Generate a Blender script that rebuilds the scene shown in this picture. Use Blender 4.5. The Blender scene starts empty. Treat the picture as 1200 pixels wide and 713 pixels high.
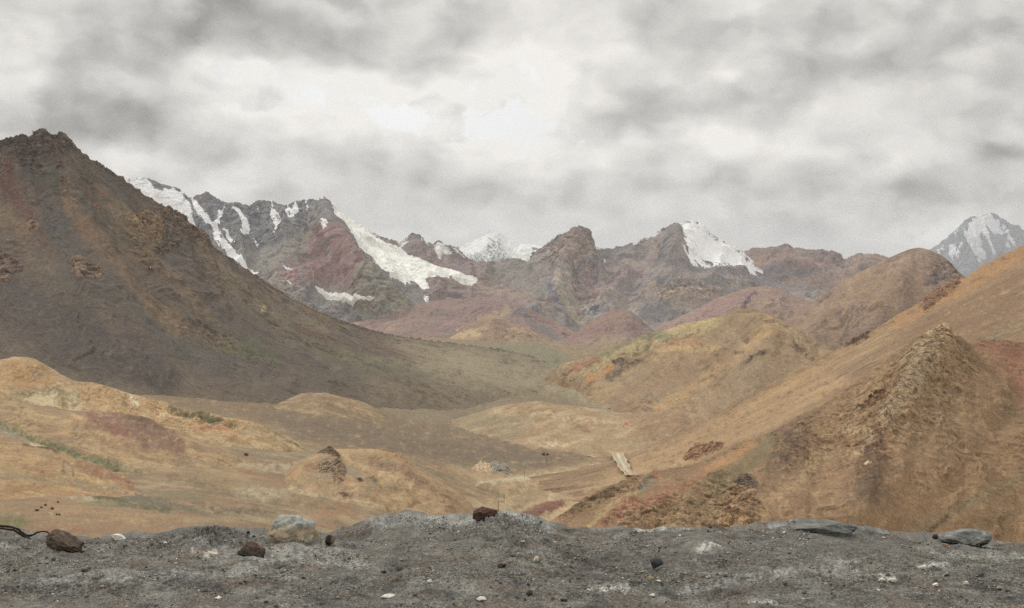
import bpy, bmesh, math, random
import numpy as np
from mathutils import Vector

F32 = np.float32
rng = np.random.default_rng(7)
random.seed(7)
scene = bpy.context.scene
COL = scene.collection

# ------------------------------------------------------------------ camera model
FPX, HOR, CX, CY = 1448.0, 330.0, 600.0, 356.5      # focal length and horizon in units of the photo's pixels
PITCH = math.atan((CY - HOR) / FPX)

def ray(px, py):
    """direction with unit depth along +Y for a photo position"""
    x = (px - CX) / FPX
    y = -(py - CY) / FPX
    c, s = math.cos(PITCH), math.sin(PITCH)
    # camera looks down by PITCH
    fy = c + y * s
    fz = -s + y * c
    return x / fy, fz / fy

def to_world(px, py, Y):
    rx, rz = ray(px, py)
    return np.stack([rx * Y, Y + 0 * rx, rz * Y], -1)

def to_px(P):
    x, y, z = P[..., 0], P[..., 1], P[..., 2]
    c, s = math.cos(PITCH), math.sin(PITCH)
    d = y * c - z * s
    up = y * s + z * c
    d = np.where(np.abs(d) < 1e-6, 1e-6, d)
    return CX + FPX * x / d, CY - FPX * up / d

# ------------------------------------------------------------------ noise
_perm = np.random.default_rng(3).permutation(256).astype(np.int32)
_perm = np.concatenate([_perm, _perm, _perm[:2]])
_g3 = np.random.default_rng(5).normal(size=(256, 3)).astype(F32)
_g3 /= np.linalg.norm(_g3, axis=1, keepdims=True)
_a = np.random.default_rng(6).uniform(0, 2 * np.pi, 256)
_g2 = np.stack([np.cos(_a), np.sin(_a)], 1).astype(F32)

def n2(x, y):
    x = np.asarray(x, np.float64); y = np.asarray(y, np.float64)
    xi = np.floor(x).astype(np.int64); yi = np.floor(y).astype(np.int64)
    xf = (x - xi).astype(F32); yf = (y - yi).astype(F32)
    xi &= 255; yi &= 255
    u = xf * xf * xf * (xf * (xf * 6 - 15) + 10); v = yf * yf * yf * (yf * (yf * 6 - 15) + 10)
    def g(i, j, a, b):
        h = _perm[_perm[(xi + i) & 255] + ((yi + j) & 255)]
        gg = _g2[h]
        return gg[..., 0] * a + gg[..., 1] * b
    a = g(0, 0, xf, yf); b = g(1, 0, xf - 1, yf); c = g(0, 1, xf, yf - 1); d = g(1, 1, xf - 1, yf - 1)
    ab = a + u * (b - a); cd = c + u * (d - c)
    return (ab + v * (cd - ab)) * 1.5

def n3(P):
    P = np.asarray(P, np.float64)
    I = np.floor(P).astype(np.int64)
    f = (P - I).astype(F32)
    I &= 255
    w = f * f * f * (f * (f * 6 - 15) + 10)
    out = 0
    for i in (0, 1):
        hx = _perm[(I[..., 0] + i) & 255]
        wx = w[..., 0] if i else 1 - w[..., 0]
        for j in (0, 1):
            hy = _perm[hx + ((I[..., 1] + j) & 255)]
            wy = w[..., 1] if j else 1 - w[..., 1]
            for k in (0, 1):
                g = _g3[_perm[hy + ((I[..., 2] + k) & 255)]]
                wz = w[..., 2] if k else 1 - w[..., 2]
                out = out + wx * wy * wz * (g[..., 0] * (f[..., 0] - i) + g[..., 1] * (f[..., 1] - j) + g[..., 2] * (f[..., 2] - k))
    return out * 1.7

def fbm2(x, y, o=4, gain=.5):
    s, a, t = 0, 1, 0
    for i in range(o):
        s = s + a * n2(x + 17.3 * i, y + 9.1 * i); t += a; a *= gain; x = x * 2.03; y = y * 2.03
    return s / t * 1.5

def fbm3(P, o=4, gain=.5):
    s, a, t = 0, 1, 0
    for i in range(o):
        s = s + a * n3(P + 13.7 * i); t += a; a *= gain; P = P * 2.03
    return s / t * 1.5

def ridged3(P, o=4, gain=.5):
    s, a, t = 0, 1, 0
    for i in range(o):
        s = s + a * (1 - 2 * np.abs(n3(P + 11.7 * i))); t += a; a *= gain; P = P * 2.1
    return s / t

def rmf3(P, o=6, gain=.5, H=2.0):
    """ridged multifractal: sharp crests, smooth hollows, about -.5 to .5"""
    s, a, w, t = 0, 1, 1, 0
    for i in range(o):
        r = 1 - np.minimum(np.abs(n3(P + 7.7 * i)) * 1.6, 1); r = r * r * w
        s = s + a * r; t += a; w = np.clip(r * H, 0, 1); a *= gain; P = P * 2.07
    return s / t - .42

def blocky(P, o=2):
    """broken rock: facets with steps between them"""
    s, a, t = 0, 1, 0
    sh = P.shape[:-1]; Q = P.reshape(-1, 3).astype(np.float64)
    for k in range(o):
        I = np.floor(Q).astype(np.int64); best = np.full(len(Q), 9.); val = np.zeros(len(Q))
        for dx in (-1, 0, 1):
            for dy in (-1, 0, 1):
                for dz in (-1, 0, 1):
                    J = I + (dx, dy, dz)
                    h = _perm[_perm[_perm[J[:, 0] & 255] + (J[:, 1] & 255)] + (J[:, 2] & 255)]
                    g = _g3[h]; c = J + .5 + .45 * g
                    d_ = Q - c; d = (d_ * d_).sum(1)
                    m = d < best
                    v = h / 255. - .5 + .55 * (d_ * _g3[(h + 77) & 255]).sum(1)
                    best = np.where(m, d, best); val = np.where(m, v, val)
        s = s + a * val; t += a; a *= .5; Q = Q * 2.3 + 5.1
    return (s / t * 2).reshape(sh)

def sstep(a, b, x):
    t = np.clip((x - a) / (b - a), 0, 1)
    return t * t * (3 - 2 * t)

# ------------------------------------------------------------------ colour
def lin(c):
    c = np.asarray(c, float) / 255.0
    return np.where(c <= .04045, c / 12.92, ((c + .055) / 1.055) ** 2.4)

EXPO, SAT = 1.02, .70
def alb(c):
    """rock and soil colours are written as the sunlit grey-scale they show on level ground; this gives the base colour"""
    c = lin(c); g = c @ np.array([.3, .55, .15])
    return np.clip((g + SAT * (c - g)) * np.array([.985, 1.012, .955]) / EXPO, .004, .85)

# ------------------------------------------------------------------ interpolation
def pchip(x, y, xq):
    """monotone cubic; y may be (n, ...) ; x (n,) ; xq (m,) -> (m, ...)"""
    x = np.asarray(x, float); y = np.asarray(y, float)
    n = len(x)
    sh = (-1,) + (1,) * (y.ndim - 1)
    h = np.diff(x); dl = np.diff(y, axis=0) / h.reshape(sh)
    d = np.zeros_like(y)
    if n == 2:
        d[:] = dl[0]
    else:
        w1 = (2 * h[1:] + h[:-1]).reshape(sh); w2 = (h[1:] + 2 * h[:-1]).reshape(sh)
        same = dl[1:] * dl[:-1] > 0
        with np.errstate(all='ignore'):
            m = (w1 + w2) / (w1 / dl[:-1] + w2 / dl[1:])
        d[1:-1] = np.where(same, np.nan_to_num(m), 0)
        d[0] = dl[0]; d[-1] = dl[-1]
    k = np.clip(np.searchsorted(x, xq, side='right') - 1, 0, n - 2)
    t = ((xq - x[k]) / h[k]).reshape(sh)
    hk = h[k].reshape(sh)
    h00 = 2 * t**3 - 3 * t**2 + 1; h10 = t**3 - 2 * t**2 + t; h01 = -2 * t**3 + 3 * t**2; h11 = t**3 - t**2
    return h00 * y[k] + h10 * hk * d[k] + h01 * y[k + 1] + h11 * hk * d[k + 1]

def fill_row(row):
    px = np.array([p[0] for p in row], float); py = np.array([p[1] for p in row], float)
    Y = [p[2] if len(p) > 2 else None for p in row]
    k = [i for i, v in enumerate(Y) if v is not None]
    w = np.interp(px, px[k], [1.0 / Y[i] for i in k])
    return px, py, w

def seg_dist(X, Yv, pts):
    """distance to an open polyline"""
    d = np.full(X.shape, 1e9)
    for (x0, y0), (x1, y1) in zip(pts[:-1], pts[1:]):
        dx, dy = x1 - x0, y1 - y0
        t = np.clip(((X - x0) * dx + (Yv - y0) * dy) / (dx * dx + dy * dy + 1e-9), 0, 1)
        d = np.minimum(d, np.hypot(X - x0 - t * dx, Yv - y0 - t * dy))
    return d

def poly_sd(X, Yv, pts):
    """signed distance to a closed outline, positive inside"""
    d = seg_dist(X, Yv, list(pts) + [pts[0]])
    ins = np.zeros(X.shape, bool)
    n = len(pts)
    for i in range(n):
        x0, y0 = pts[i]; x1, y1 = pts[(i + 1) % n]
        if y0 == y1: continue
        c = ((y0 > Yv) != (y1 > Yv)) & (X < (x1 - x0) * (Yv - y0) / (y1 - y0) + x0)
        ins ^= c
    return np.where(ins, d, -d)

# ------------------------------------------------------------------ mesh helpers
def link(ob, parent=None):
    COL.objects.link(ob)
    if parent is not None: ob.parent = parent
    return ob

def tag(o, label=None, cat=None, kind=None, group=None):
    if label: o['label'] = label
    if cat: o['category'] = cat
    if kind: o['kind'] = kind
    if group: o['group'] = group
    return o

def mesh_np(name, V, Fq, mat, col=None, parent=None, smooth=True, loc=None):
    """V (n,3); Fq (m,k) faces of k corners"""
    me = bpy.data.meshes.new(name)
    V = np.ascontiguousarray(V, F32); Fq = np.ascontiguousarray(Fq, np.int32)
    m, k = Fq.shape
    me.vertices.add(len(V)); me.vertices.foreach_set('co', V.ravel())
    me.loops.add(m * k); me.loops.foreach_set('vertex_index', Fq.ravel())
    me.polygons.add(m); me.polygons.foreach_set('loop_start', np.arange(0, m * k, k, dtype=np.int32))
    me.polygons.foreach_set('use_smooth', np.full(m, smooth, bool))
    me.update(calc_edges=True); me.validate()
    if col is not None:
        a = me.attributes.new('Col', 'FLOAT_COLOR', 'POINT')
        c4 = np.ones((len(V), 4), F32); c4[:, :3] = col
        a.data.foreach_set('color', c4.ravel())
    me.materials.append(mat)
    ob = bpy.data.objects.new(name, me)
    if loc is not None: ob.location = loc
    return link(ob, parent)

def grid_faces(nr, nc):
    i = np.arange(nr * nc).reshape(nr, nc)
    return np.stack([i[:-1, :-1], i[:-1, 1:], i[1:, 1:], i[1:, :-1]], -1).reshape(-1, 4)

# ------------------------------------------------------------------ materials
def nodes_of(m):
    m.use_nodes = True
    nt = m.node_tree
    for n in list(nt.nodes): nt.nodes.remove(n)
    return nt

def rock_material(name, scale, bump, var=.25, rough=.95, dist=.1):
    """attribute-coloured rock or soil with procedural grain: scale = grain per metre"""
    m = bpy.data.materials.new(name); nt = nodes_of(m); N, L = nt.nodes, nt.links
    out = N.new('ShaderNodeOutputMaterial'); bs = N.new('ShaderNodeBsdfPrincipled')
    bs.inputs['Roughness'].default_value = rough; bs.inputs['Specular IOR Level'].default_value = .15
    at = N.new('ShaderNodeAttribute'); at.attribute_name = 'Col'
    geo = N.new('ShaderNodeNewGeometry')
    no = N.new('ShaderNodeTexNoise'); no.inputs['Scale'].default_value = scale; no.inputs['Detail'].default_value = 6; no.inputs['Roughness'].default_value = .65
    L.new(geo.outputs['Position'], no.inputs['Vector'])
    mr = N.new('ShaderNodeMapRange'); mr.inputs['From Min'].default_value = .25; mr.inputs['From Max'].default_value = .75
    mr.inputs['To Min'].default_value = 1 - var; mr.inputs['To Max'].default_value = 1 + var
    L.new(no.outputs['Fac'], mr.inputs['Value'])
    mx = N.new('ShaderNodeVectorMath'); mx.operation = 'SCALE'
    L.new(at.outputs['Color'], mx.inputs[0]); L.new(mr.outputs['Result'], mx.inputs['Scale'])
    L.new(mx.outputs[0], bs.inputs['Base Color'])
    no2 = N.new('ShaderNodeTexNoise'); no2.inputs['Scale'].default_value = scale * 1.7; no2.inputs['Detail'].default_value = 8; no2.inputs['Roughness'].default_value = .7
    L.new(geo.outputs['Position'], no2.inputs['Vector'])
    bp = N.new('ShaderNodeBump'); bp.inputs['Strength'].default_value = bump; bp.inputs['Distance'].default_value = dist
    L.new(no2.outputs['Fac'], bp.inputs['Height']); L.new(bp.outputs['Normal'], bs.inputs['Normal'])
    L.new(bs.outputs[0], out.inputs['Surface'])
    return m

def mat_for(Yref):
    """grain about two photo pixels across at this distance"""
    sz = Yref / FPX
    return rock_material('rock_soil_%d' % int(Yref), 1 / (3.5 * sz), .4, .34, .95, .9 * sz)

SNOW = bpy.data.materials.new('old_snow')
def _snow():
    nt = nodes_of(SNOW); N, L = nt.nodes, nt.links
    out = N.new('ShaderNodeOutputMaterial'); bs = N.new('ShaderNodeBsdfPrincipled')
    bs.inputs['Roughness'].default_value = .8; bs.inputs['Specular IOR Level'].default_value = .2
    at = N.new('ShaderNodeAttribute'); at.attribute_name = 'Col'
    L.new(at.outputs['Color'], bs.inputs['Base Color']); L.new(bs.outputs[0], out.inputs['Surface'])
_snow()

# ------------------------------------------------------------------ terrain patches
PATCHES = {}
from concurrent.futures import ThreadPoolExecutor
POOL = ThreadPoolExecutor(4)
JOBS = []

_VAL = {}
def valley_row(px, Y):
    """photo row at which the valley floor lies this far away"""
    xs = sorted(_VAL['cols']); px = np.atleast_1d(np.asarray(px, float)); Y = np.atleast_1d(np.asarray(Y, float))
    at = np.stack([np.interp(np.log(Y), np.log(_VAL['cols'][x])[::-1], np.array(_VAL['py'], float)[::-1]) for x in xs])
    k = np.clip(np.searchsorted(xs, px) - 1, 0, len(xs) - 2)
    f = np.clip((px - np.array(xs)[k]) / (np.array(xs)[k + 1] - np.array(xs)[k]), 0, 1)
    i = np.arange(len(px))
    r = at[k, i] * (1 - f) + at[k + 1, i] * f
    return r if len(r) > 1 else r[0]

class Patch:
    def __init__(s, name, rows, n=(300, 100), seed=0, back=(1.0, .7), gul=(3, 20, 1.5), gdir='v', rough=(1.5, 40, 5),
                 jag=0., rocks=(), base=(150, 120, 90), layers=(), strokes=(), vs=None, gramp=.25, warp=3., grain=.2, foot=True, ulist=None, rmf=None, lumps=(), flats=(), swarp=1.0, ribs=()):
        s.swarp, s.ribs = swarp, ribs
        s.rmf, s.lumps, s.flats = rmf, lumps, flats
        s.ulist = ulist
        s.name, s.seed, s.gul, s.gdir, s.rough, s.jag, s.rocks = name, seed, gul, gdir, rough, jag, rocks
        s.base, s.layers, s.strokes, s.gramp, s.warp, s.grain = base, layers, strokes, gramp, warp, grain
        s.rows = [fill_row(r) for r in rows]
        if foot:                                               # the lower edge and both ends run into the valley floor
            px, py, w = s.rows[-1]
            xq = np.linspace(px[0], px[-1], 60); u0 = (px - px[0]) / (px[-1] - px[0]); uq = np.linspace(0, 1, 60)
            pq, wq = pchip(u0, py, uq), pchip(u0, w, uq)
            s.rows[-1] = (xq, np.maximum(pq, valley_row(xq, 1 / wq) + 2), wq)
            for px, py, w in s.rows:
                for i in (0, -1):
                    if py[i] > 380: py[i] = max(py[i], valley_row(px[i], 1 / w[i]) + 5)
        if vs is None:
            pm = [np.mean(r[1]) for r in s.rows]
            d = np.maximum(np.abs(np.diff(pm)), 3.0); vs = np.concatenate([[0], np.cumsum(d)]) / d.sum()
        s.vs = np.array(vs, float)
        s.nu, s.nv = n
        s.back = back
        s.Yref = 1 / np.mean([r[2].mean() for r in s.rows])
        s.px0 = np.mean([r[0][0] for r in s.rows]); s.px1 = np.mean([r[0][-1] for r in s.rows])
        PATCHES[name] = s

    def base_surf(s, us, vs):
        ctl = []
        for px, py, w in s.rows:
            u = (px - px[0]) / (px[-1] - px[0])
            ctl.append(pchip(u, np.stack([px, py, w], -1), us))
        ctl = np.array(ctl)                                    # rows, nu, 3
        q = pchip(s.vs, ctl, np.maximum(vs, 0))                # nv, nu, 3
        P = to_world(q[..., 0], q[..., 1], 1 / q[..., 2])
        if vs.min() < 0:
            b = np.clip(-vs, 0, None)[:, None]
            dist = s.back[0] * s.Yref * .12; drop = dist * s.back[1]
            P[..., 1] += b * dist; P[..., 2] -= (b ** 1.5) * drop
            P[..., 0] *= 1 + b * dist / np.maximum(P[..., 1], 1) * .8
        return P

    def surf(s, us, vs, colour=True):
        e = 1e-3
        P = s.base_surf(us, vs)
        Pu = s.base_surf(us + e, vs) - s.base_surf(us - e, vs)
        Pv = s.base_surf(us, vs + e) - s.base_surf(us, vs - e)
        N = np.cross(Pv, Pu); N /= np.linalg.norm(N, axis=-1, keepdims=True) + 1e-12
        N = np.where((N[..., 2:3] < 0), -N, N)
        # keep horizontal part small on near level ground
        U, V = np.meshgrid(us, vs)
        mpp = P[..., 1] / FPX                                  # metres per photo pixel
        mpp = np.clip(mpp, .0005, None)
        sd = s.seed * 7.31
        X, Yp = to_px(P)
        g = 0
        D = np.zeros_like(X)
        span = abs(s.px1 - s.px0)
        if s.gul:
            a, pitch, fv = s.gul[:3]                            # amplitude px, spacing px, lengthwise frequency
            A, B = (U * span / pitch, V * fv) if s.gdir == 'v' else (V * 100 / pitch * s.gul[3], U * fv)
            iso = fbm3(P / (46 * s.Yref / FPX) + sd + 3, 3)
            wv = n2(A * .5 + sd, B * 2 + sd) * .6 + iso * 1.1
            gmod = np.clip(.75 + 1.1 * fbm3(P / (90 * s.Yref / FPX) + sd + 8, 2), .1, 1.5)
            t, w = 0, 1
            for k in range(4):
                r = n2((A + wv) * 1.9 ** k + 31 * k + sd, B * 1.35 ** k + 5 * k + sd)
                g = g + w * (1 - 2.2 * np.abs(r)); t += w; w *= .55
            g = g / t
            ramp = sstep(-.02, s.gramp, V) if s.gdir == 'v' else 1
            g = g * gmod
            D += a * g * ramp
        if s.rmf:
            a, size, o = s.rmf[:3]
            hgt = abs(np.mean(s.rows[-1][1]) - np.mean(s.rows[0][1])) + 20
            long = s.rmf[3] if len(s.rmf) > 3 else 2.4
            along, across = (V * hgt, U * span) if s.gdir == 'v' else (U * span, V * hgt * 2)
            Q = np.stack([across / size, along / (size * long), 0 * V + sd], -1)
            if not s.gul: Q, iso = P / (size * s.Yref / FPX) + sd, 0 * V
            rq = rmf3(Q + (.30 * iso)[..., None] * np.array([1, .6, .3]), o)
            D += a * rq * ((.1 + .9 * sstep(-.01, .2, V)) if s.gul else 1)
            g = g * .6 + rq
        for (lx, ly, rx, ry, la) in s.lumps:
            D += la * np.exp(-((X - lx) / rx) ** 2 - ((Yp - ly) / ry) ** 2)
        if s.ribs:                                             # main spurs and gullies of the face
            q1, q2 = X + 5 * n2(X / 26 + sd, Yp / 26) + 2.5 * n2(X / 9, Yp / 9 + sd), Yp + 4 * n2(X / 26 + 7, Yp / 26 + sd)
            for pts, rw, ra in s.ribs:
                d = seg_dist(q1, q2, pts)
                D += ra * np.exp(-(d / rw) ** 1.5) * sstep(.0, .16, V)
        if s.rough:
            a, size, o = s.rough
            D += a * fbm3(P / (size * s.Yref / FPX) + sd, o)
        if s.jag:
            D += s.jag * np.exp(-(V / .05) ** 2) * (ridged3(P / (16 * s.Yref / FPX) + sd, 4) + .8 * blocky(P / (9 * s.Yref / FPX) + sd, 2))
        wx = X + s.warp * (fbm2(X / 8 + sd, Yp / 8, 4, .6) + .8 * n2(X / 30, Yp / 30 + sd)); wy = Yp + s.warp * (.8 * fbm2(X / 8 + 40, Yp / 8 + sd, 4, .6) + .5 * n2(X / 30 + 9, Yp / 30 + sd))
        rk = np.zeros_like(X)
        for r in s.rocks:
            m = s.mask(r, wx, wy) * r.get('a', 1) * (.35 + .65 * sstep(-.01, .07, V))
            if m.max() <= 0: continue
            sz = r.get('size', 12)
            Q = P / (sz * mpp[..., None].mean() if r.get('mean') else sz * s.Yref / FPX) + sd
            idx = m > 0
            Qs = Q[idx]
            if r.get('tilt'):
                # tilted slabs: stretch along one direction in X,Z
                t = math.radians(abs(r['tilt'])); c_, s_ = math.cos(t), math.sin(t)
                x_, z_ = Qs[:, 0] * c_ + Qs[:, 2] * s_, -Qs[:, 0] * s_ + Qs[:, 2] * c_
                Qs = np.stack([x_ * .35, Qs[:, 1], z_ * 1.3], -1)
            rr = .5 * (ridged3(Qs, 4, .6) - .2) + .75 * blocky(Qs * 1.1, 2)
            D[idx] += r['amp'] * m[idx] * rr
            rk[idx] = np.maximum(rk[idx], m[idx])
        for fx, fy, fr, fs in s.flats:
            D = D * (1 - .93 * np.exp(-(((X - fx) / fr) ** 2 + ((Yp - fy) / fs) ** 2) ** 2))
        P2 = P + N * (D * mpp)[..., None]
        out = dict(P=P2, N=N, X=X, Y=Yp, U=U, V=V, g=g, rk=rk, wx=wx, wy=wy)
        if colour: out['C'] = s.colour(out, P, sd)
        return out

    def mask(s, k, X, Yp):
        """soft region of a stroke: dict with poly / line / blob"""
        soft = k.get('soft', 3.)
        if 'poly' in k:
            xs = [p[0] for p in k['poly']]; ys = [p[1] for p in k['poly']]
            bb = (X > min(xs) - soft * 2) & (X < max(xs) + soft * 2) & (Yp > min(ys) - soft * 2) & (Yp < max(ys) + soft * 2)
            m = np.zeros(X.shape)
            if bb.any(): m[bb] = sstep(-soft, soft, poly_sd(X[bb], Yp[bb], k['poly']))
            return m
        if 'line' in k:
            w = k.get('w', 3.)
            xs = [p[0] for p in k['line']]; ys = [p[1] for p in k['line']]
            R = w + soft
            bb = (X > min(xs) - R) & (X < max(xs) + R) & (Yp > min(ys) - R) & (Yp < max(ys) + R)
            m = np.zeros(X.shape)
            if bb.any():
                d = seg_dist(X[bb], Yp[bb], k['line'])
                m[bb] = 1 - sstep(max(0, w - soft), w + soft, d)
            return m
        x, y, rx, ry = k['blob']; t = math.radians(k.get('rot', 0))
        dx, dy = X - x, Yp - y
        a = (dx * math.cos(t) + dy * math.sin(t)) / rx; b = (-dx * math.sin(t) + dy * math.cos(t)) / ry
        return 1 - sstep(.45, 1.25, np.hypot(a, b))

    def colour(s, o, P, sd):
        X, Yp, U, V = o['X'], o['Y'], o['U'], o['V']
        C = np.zeros(X.shape + (3,)) + alb(s.base)
        span = abs(s.px1 - s.px0)
        pp = s.Yref / FPX
        iso = None
        for L in s.layers:
            c, kind = alb(L[0]), L[1]
            if kind == 'streak':     # colour, 'streak', spacing px, lengthwise frequency, threshold, softness, alpha
                _, _, sp, fv, th, so, al = L
                A, B = (U * span / sp, V * fv) if s.gdir == 'v' else (V * 100 / sp * 3, U * fv)
                if iso is None: iso = fbm3(P / (40 * pp) + sd + 3, 3); iso2 = fbm3(P / (110 * pp) + sd, 2)
                v = fbm2(A + sd + c[0] * 90 + s.swarp * iso, B * 2.2 + sd + c[1] * 50 + .5 * iso, 5, .62) * np.clip(.8 + iso2, .2, 1.5) + .22 * iso
            elif kind == 'iso':      # colour, 'iso', size px, -, threshold, softness, alpha
                _, _, sz, _, th, so, al = L
                v = fbm3(P / (sz * pp) + sd + c[0] * 97, 4, .55)
            elif kind == 'rib':
                _, _, _, _, th, so, al = L
                v = o['g'] + 0.25 * fbm2(X / 7, Yp / 7, 3)
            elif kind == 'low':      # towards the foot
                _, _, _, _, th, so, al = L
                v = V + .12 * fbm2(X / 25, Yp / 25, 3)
            elif kind == 'high':
                _, _, _, _, th, so, al = L
                v = -V + .12 * fbm2(X / 25, Yp / 25, 3)
            elif kind == 'strata':   # bands along a tilt: colour,'strata', spacing px, tilt, th, so, al
                _, _, sp, tilt, th, so, al = L
                t = math.radians(tilt)
                q = (X * math.sin(t) + Yp * math.cos(t)) / sp
                v = n2(q + sd + c[0] * 77 + .6 * fbm2(X / 40, Yp / 40, 3), (X * math.cos(t) - Yp * math.sin(t)) / (sp * 9)) * 1.4
            m = (sstep(th - so, th + so, v) * al)[..., None]
            C = C * (1 - m) + c * m
        for k in s.strokes:
            m = s.mask(k, o['wx'], o['wy']) * min(1, k.get('al', .7) * 1.15)
            b = k.get('brk', 10); i_ = m > .002
            m[i_] *= sstep(-.38, .38, fbm2(X[i_] / b + sd, Yp[i_] / b * 1.3 + 3 * sd, 4, .65) + k.get('bias', .12 if k.get('brk') else .3))
            C = C * (1 - m[..., None]) + alb(k['c']) * m[..., None]
        idx = o['rk'] > .05
        if idx.any():
            v = fbm3(P[idx] / (7 * pp) + sd, 4, .65)
            f = 1 + o['rk'][idx] * (.75 * v)
            C[idx] *= np.clip(f, .35, 1.8)[:, None]
        gr = fbm3(P / (4 * pp) + 3 * sd, 3, .8)
        gr2 = fbm3(P / (60 * pp) + 5 * sd, 3, .6)
        C *= np.clip(1 + s.grain * 1.6 * gr + s.grain * gr2, .3, 2)[..., None]
        return np.clip(C, .004, .85)

    def build(s, obname, label, cat, mat=None):
        JOBS.append((s, POOL.submit(s.compute), 'land', (obname, label, cat, mat)))
        return s

    def compute(s):
        if s.ulist:                                            # finer where the land is seen
            q = np.array(s.ulist, float)
            us = np.interp(np.linspace(0, 1, s.nu), q[:, 0], (q[:, 1] - s.px0) / (s.px1 - s.px0))
        else:
            us = np.linspace(0, 1, s.nu)
        nb = 10
        vs = np.concatenate([-np.linspace(1, 0, nb, endpoint=False) ** 1.6, np.linspace(0, 1, s.nv)])
        o = s.surf(us, vs)
        s.P, (s.SX, s.SY) = o['P'], to_px(o['P'])
        return o['P'].reshape(-1, 3), grid_faces(len(vs), s.nu), o['C'].reshape(-1, 3)

    def snow(s, outlines, **k):
        """a real sheet of snow lying on the patch, ragged-edged, a metre or more thick"""
        for pts in outlines:
            JOBS.append((s, POOL.submit(s.snow_sheet, pts, k), 'snow', k))

    def snow_sheet(s, pts, k):
        thick, ragged, fine, soft, col, dirt = k.get('thick', 2.), k.get('ragged', 3.), k.get('fine', 2.5), k.get('soft', 4.), k.get('col', (236, 234, 230)), k.get('dirt', .25)
        us0 = np.linspace(0, 1, s.nu); vs0 = np.linspace(0, 1, s.nv)
        X, Yp = to_px(s.base_surf(us0, vs0))
        xs = [p[0] for p in pts]; ys = [p[1] for p in pts]
        m = (X > min(xs) - 8) & (X < max(xs) + 8) & (Yp > min(ys) - 8) & (Yp < max(ys) + 8)
        if not m.any(): return None
        iv, iu = np.where(m)
        u = np.linspace(us0[iu.min()], us0[iu.max()], int((iu.max() - iu.min() + 1) * fine) + 2)
        v = np.linspace(vs0[iv.min()], vs0[iv.max()], int((iv.max() - iv.min() + 1) * fine) + 2)
        o = s.surf(u, v, False)
        mpp = s.Yref / FPX
        nz = fbm3(o['P'] / (10 * mpp) + s.seed, 6, .72) * ragged * 1.15 + (1.3 * ragged * (-o['g'] - .1) if np.ndim(o['g']) else 0)
        if 'comb' in k:                                        # bare rock showing through in streaks
            ang, sp, dep = k['comb']; t = math.radians(ang)
            q = (o['X'] * math.sin(t) - o['Y'] * math.cos(t)) / sp; al = (o['X'] * math.cos(t) + o['Y'] * math.sin(t)) / (sp * 6)
            nz = nz + dep * (fbm2(q + .5 * fbm2(o['X'] / 12, o['Y'] / 12, 3), al, 4, .6) - .25)
        d = poly_sd(o['X'], o['Y'], pts) + nz + .2 * ragged + k.get('grow', 0)
        P = o['P'] + o['N'] * (np.clip(d / soft, -1, 1) * thick * mpp)[..., None]
        keep = d > -.8
        Fq = grid_faces(*keep.shape)
        Fq = Fq[keep.ravel()[Fq].any(1)]
        if not len(Fq): return None
        used = np.unique(Fq); remap = np.zeros(keep.size, int); remap[used] = np.arange(len(used))
        dn = fbm2(o['U'] * abs(s.px1 - s.px0) / 9 + 1.2 * fbm3(o['P'] / (30 * mpp) + 3.3, 3), o['V'] * 9, 5, .6)
        c = np.clip(lin(col), 0, .9) * np.clip(1 - dirt * sstep(-.1, .6, dn), 0, 1)[..., None] * (1 + .05 * dn[..., None])
        return P.reshape(-1, 3)[used], remap[Fq], np.clip(c, 0, .9).reshape(-1, 3)[used]

    def crag(s, label, k):
        JOBS.append((s, POOL.submit(s.crag_mesh, k), 'crag', (label, k)))

    def crag_mesh(s, k):
        """an outcrop of broken rock standing out of the slope"""
        us0 = np.linspace(0, 1, s.nu); vs0 = np.linspace(-.12, 1, s.nv)
        X, Yp = to_px(s.base_surf(us0, vs0))
        xs, ys, R = k['box'][0::2], k['box'][1::2], 5
        m = (X > xs[0] - R) & (X < xs[1] + R) & (Yp > ys[0] - R) & (Yp < ys[1] + R) & ((vs0[:, None] >= -.03) | (Yp < ys[1]))
        iv, iu = np.where(m)
        u0, u1, v0, v1 = us0[iu.min()], us0[iu.max()], vs0[iv.min()], vs0[iv.max()]
        fine = 3.2
        u = np.linspace(u0, u1, int((iu.max() - iu.min() + 1) * fine) + 3); v = np.linspace(v0, v1, int((iv.max() - iv.min() + 1) * fine) + 3)
        o = s.surf(u, v, True)
        mpp = o['P'][..., 1] / FPX; sd = k['seed'] * 3.17
        st = dict(k); st.pop('a', None)
        d = s.mask({**st, 'soft': k.get('soft', 3)}, o['X'] + 2.2 * fbm2(o['X'] / 5 + sd, o['Y'] / 5, 4, .6), o['Y'] + 2.2 * fbm2(o['X'] / 5, o['Y'] / 5 + sd, 4, .6))
        Q = o['P'] / (1.25 * k.get('size', 6) * mpp.mean()) + sd
        t = math.radians(abs(k.get('tilt', 25))); x_, z_ = Q[..., 0] * math.cos(t) + Q[..., 2] * math.sin(t), -Q[..., 0] * math.sin(t) + Q[..., 2] * math.cos(t)
        an = (.33, 1.5) if 'tilt' in k else (.7, 1.25)
        Q = np.stack([x_ * an[0], Q[..., 1] * .8, z_ * an[1]], -1)
        b = .8 * blocky(Q, 1) + .3 * blocky(Q * 2.2 + 3, 1); r = ridged3(Q * .6 + 4, 2, .5)
        h = .5 * k.get('amp', 6) * (d * (.6 + .7 * b + .35 * r) - .28)
        up = o['N'] + np.array([0, -.25, .35]); up /= np.linalg.norm(up, axis=-1, keepdims=True)
        P = o['P'] + up * (h * mpp)[..., None]
        keep = d > .06
        Fq = grid_faces(*keep.shape); Fq = Fq[keep.ravel()[Fq].all(1)]
        lab = np.arange(keep.size)                             # keep the largest connected piece
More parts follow.
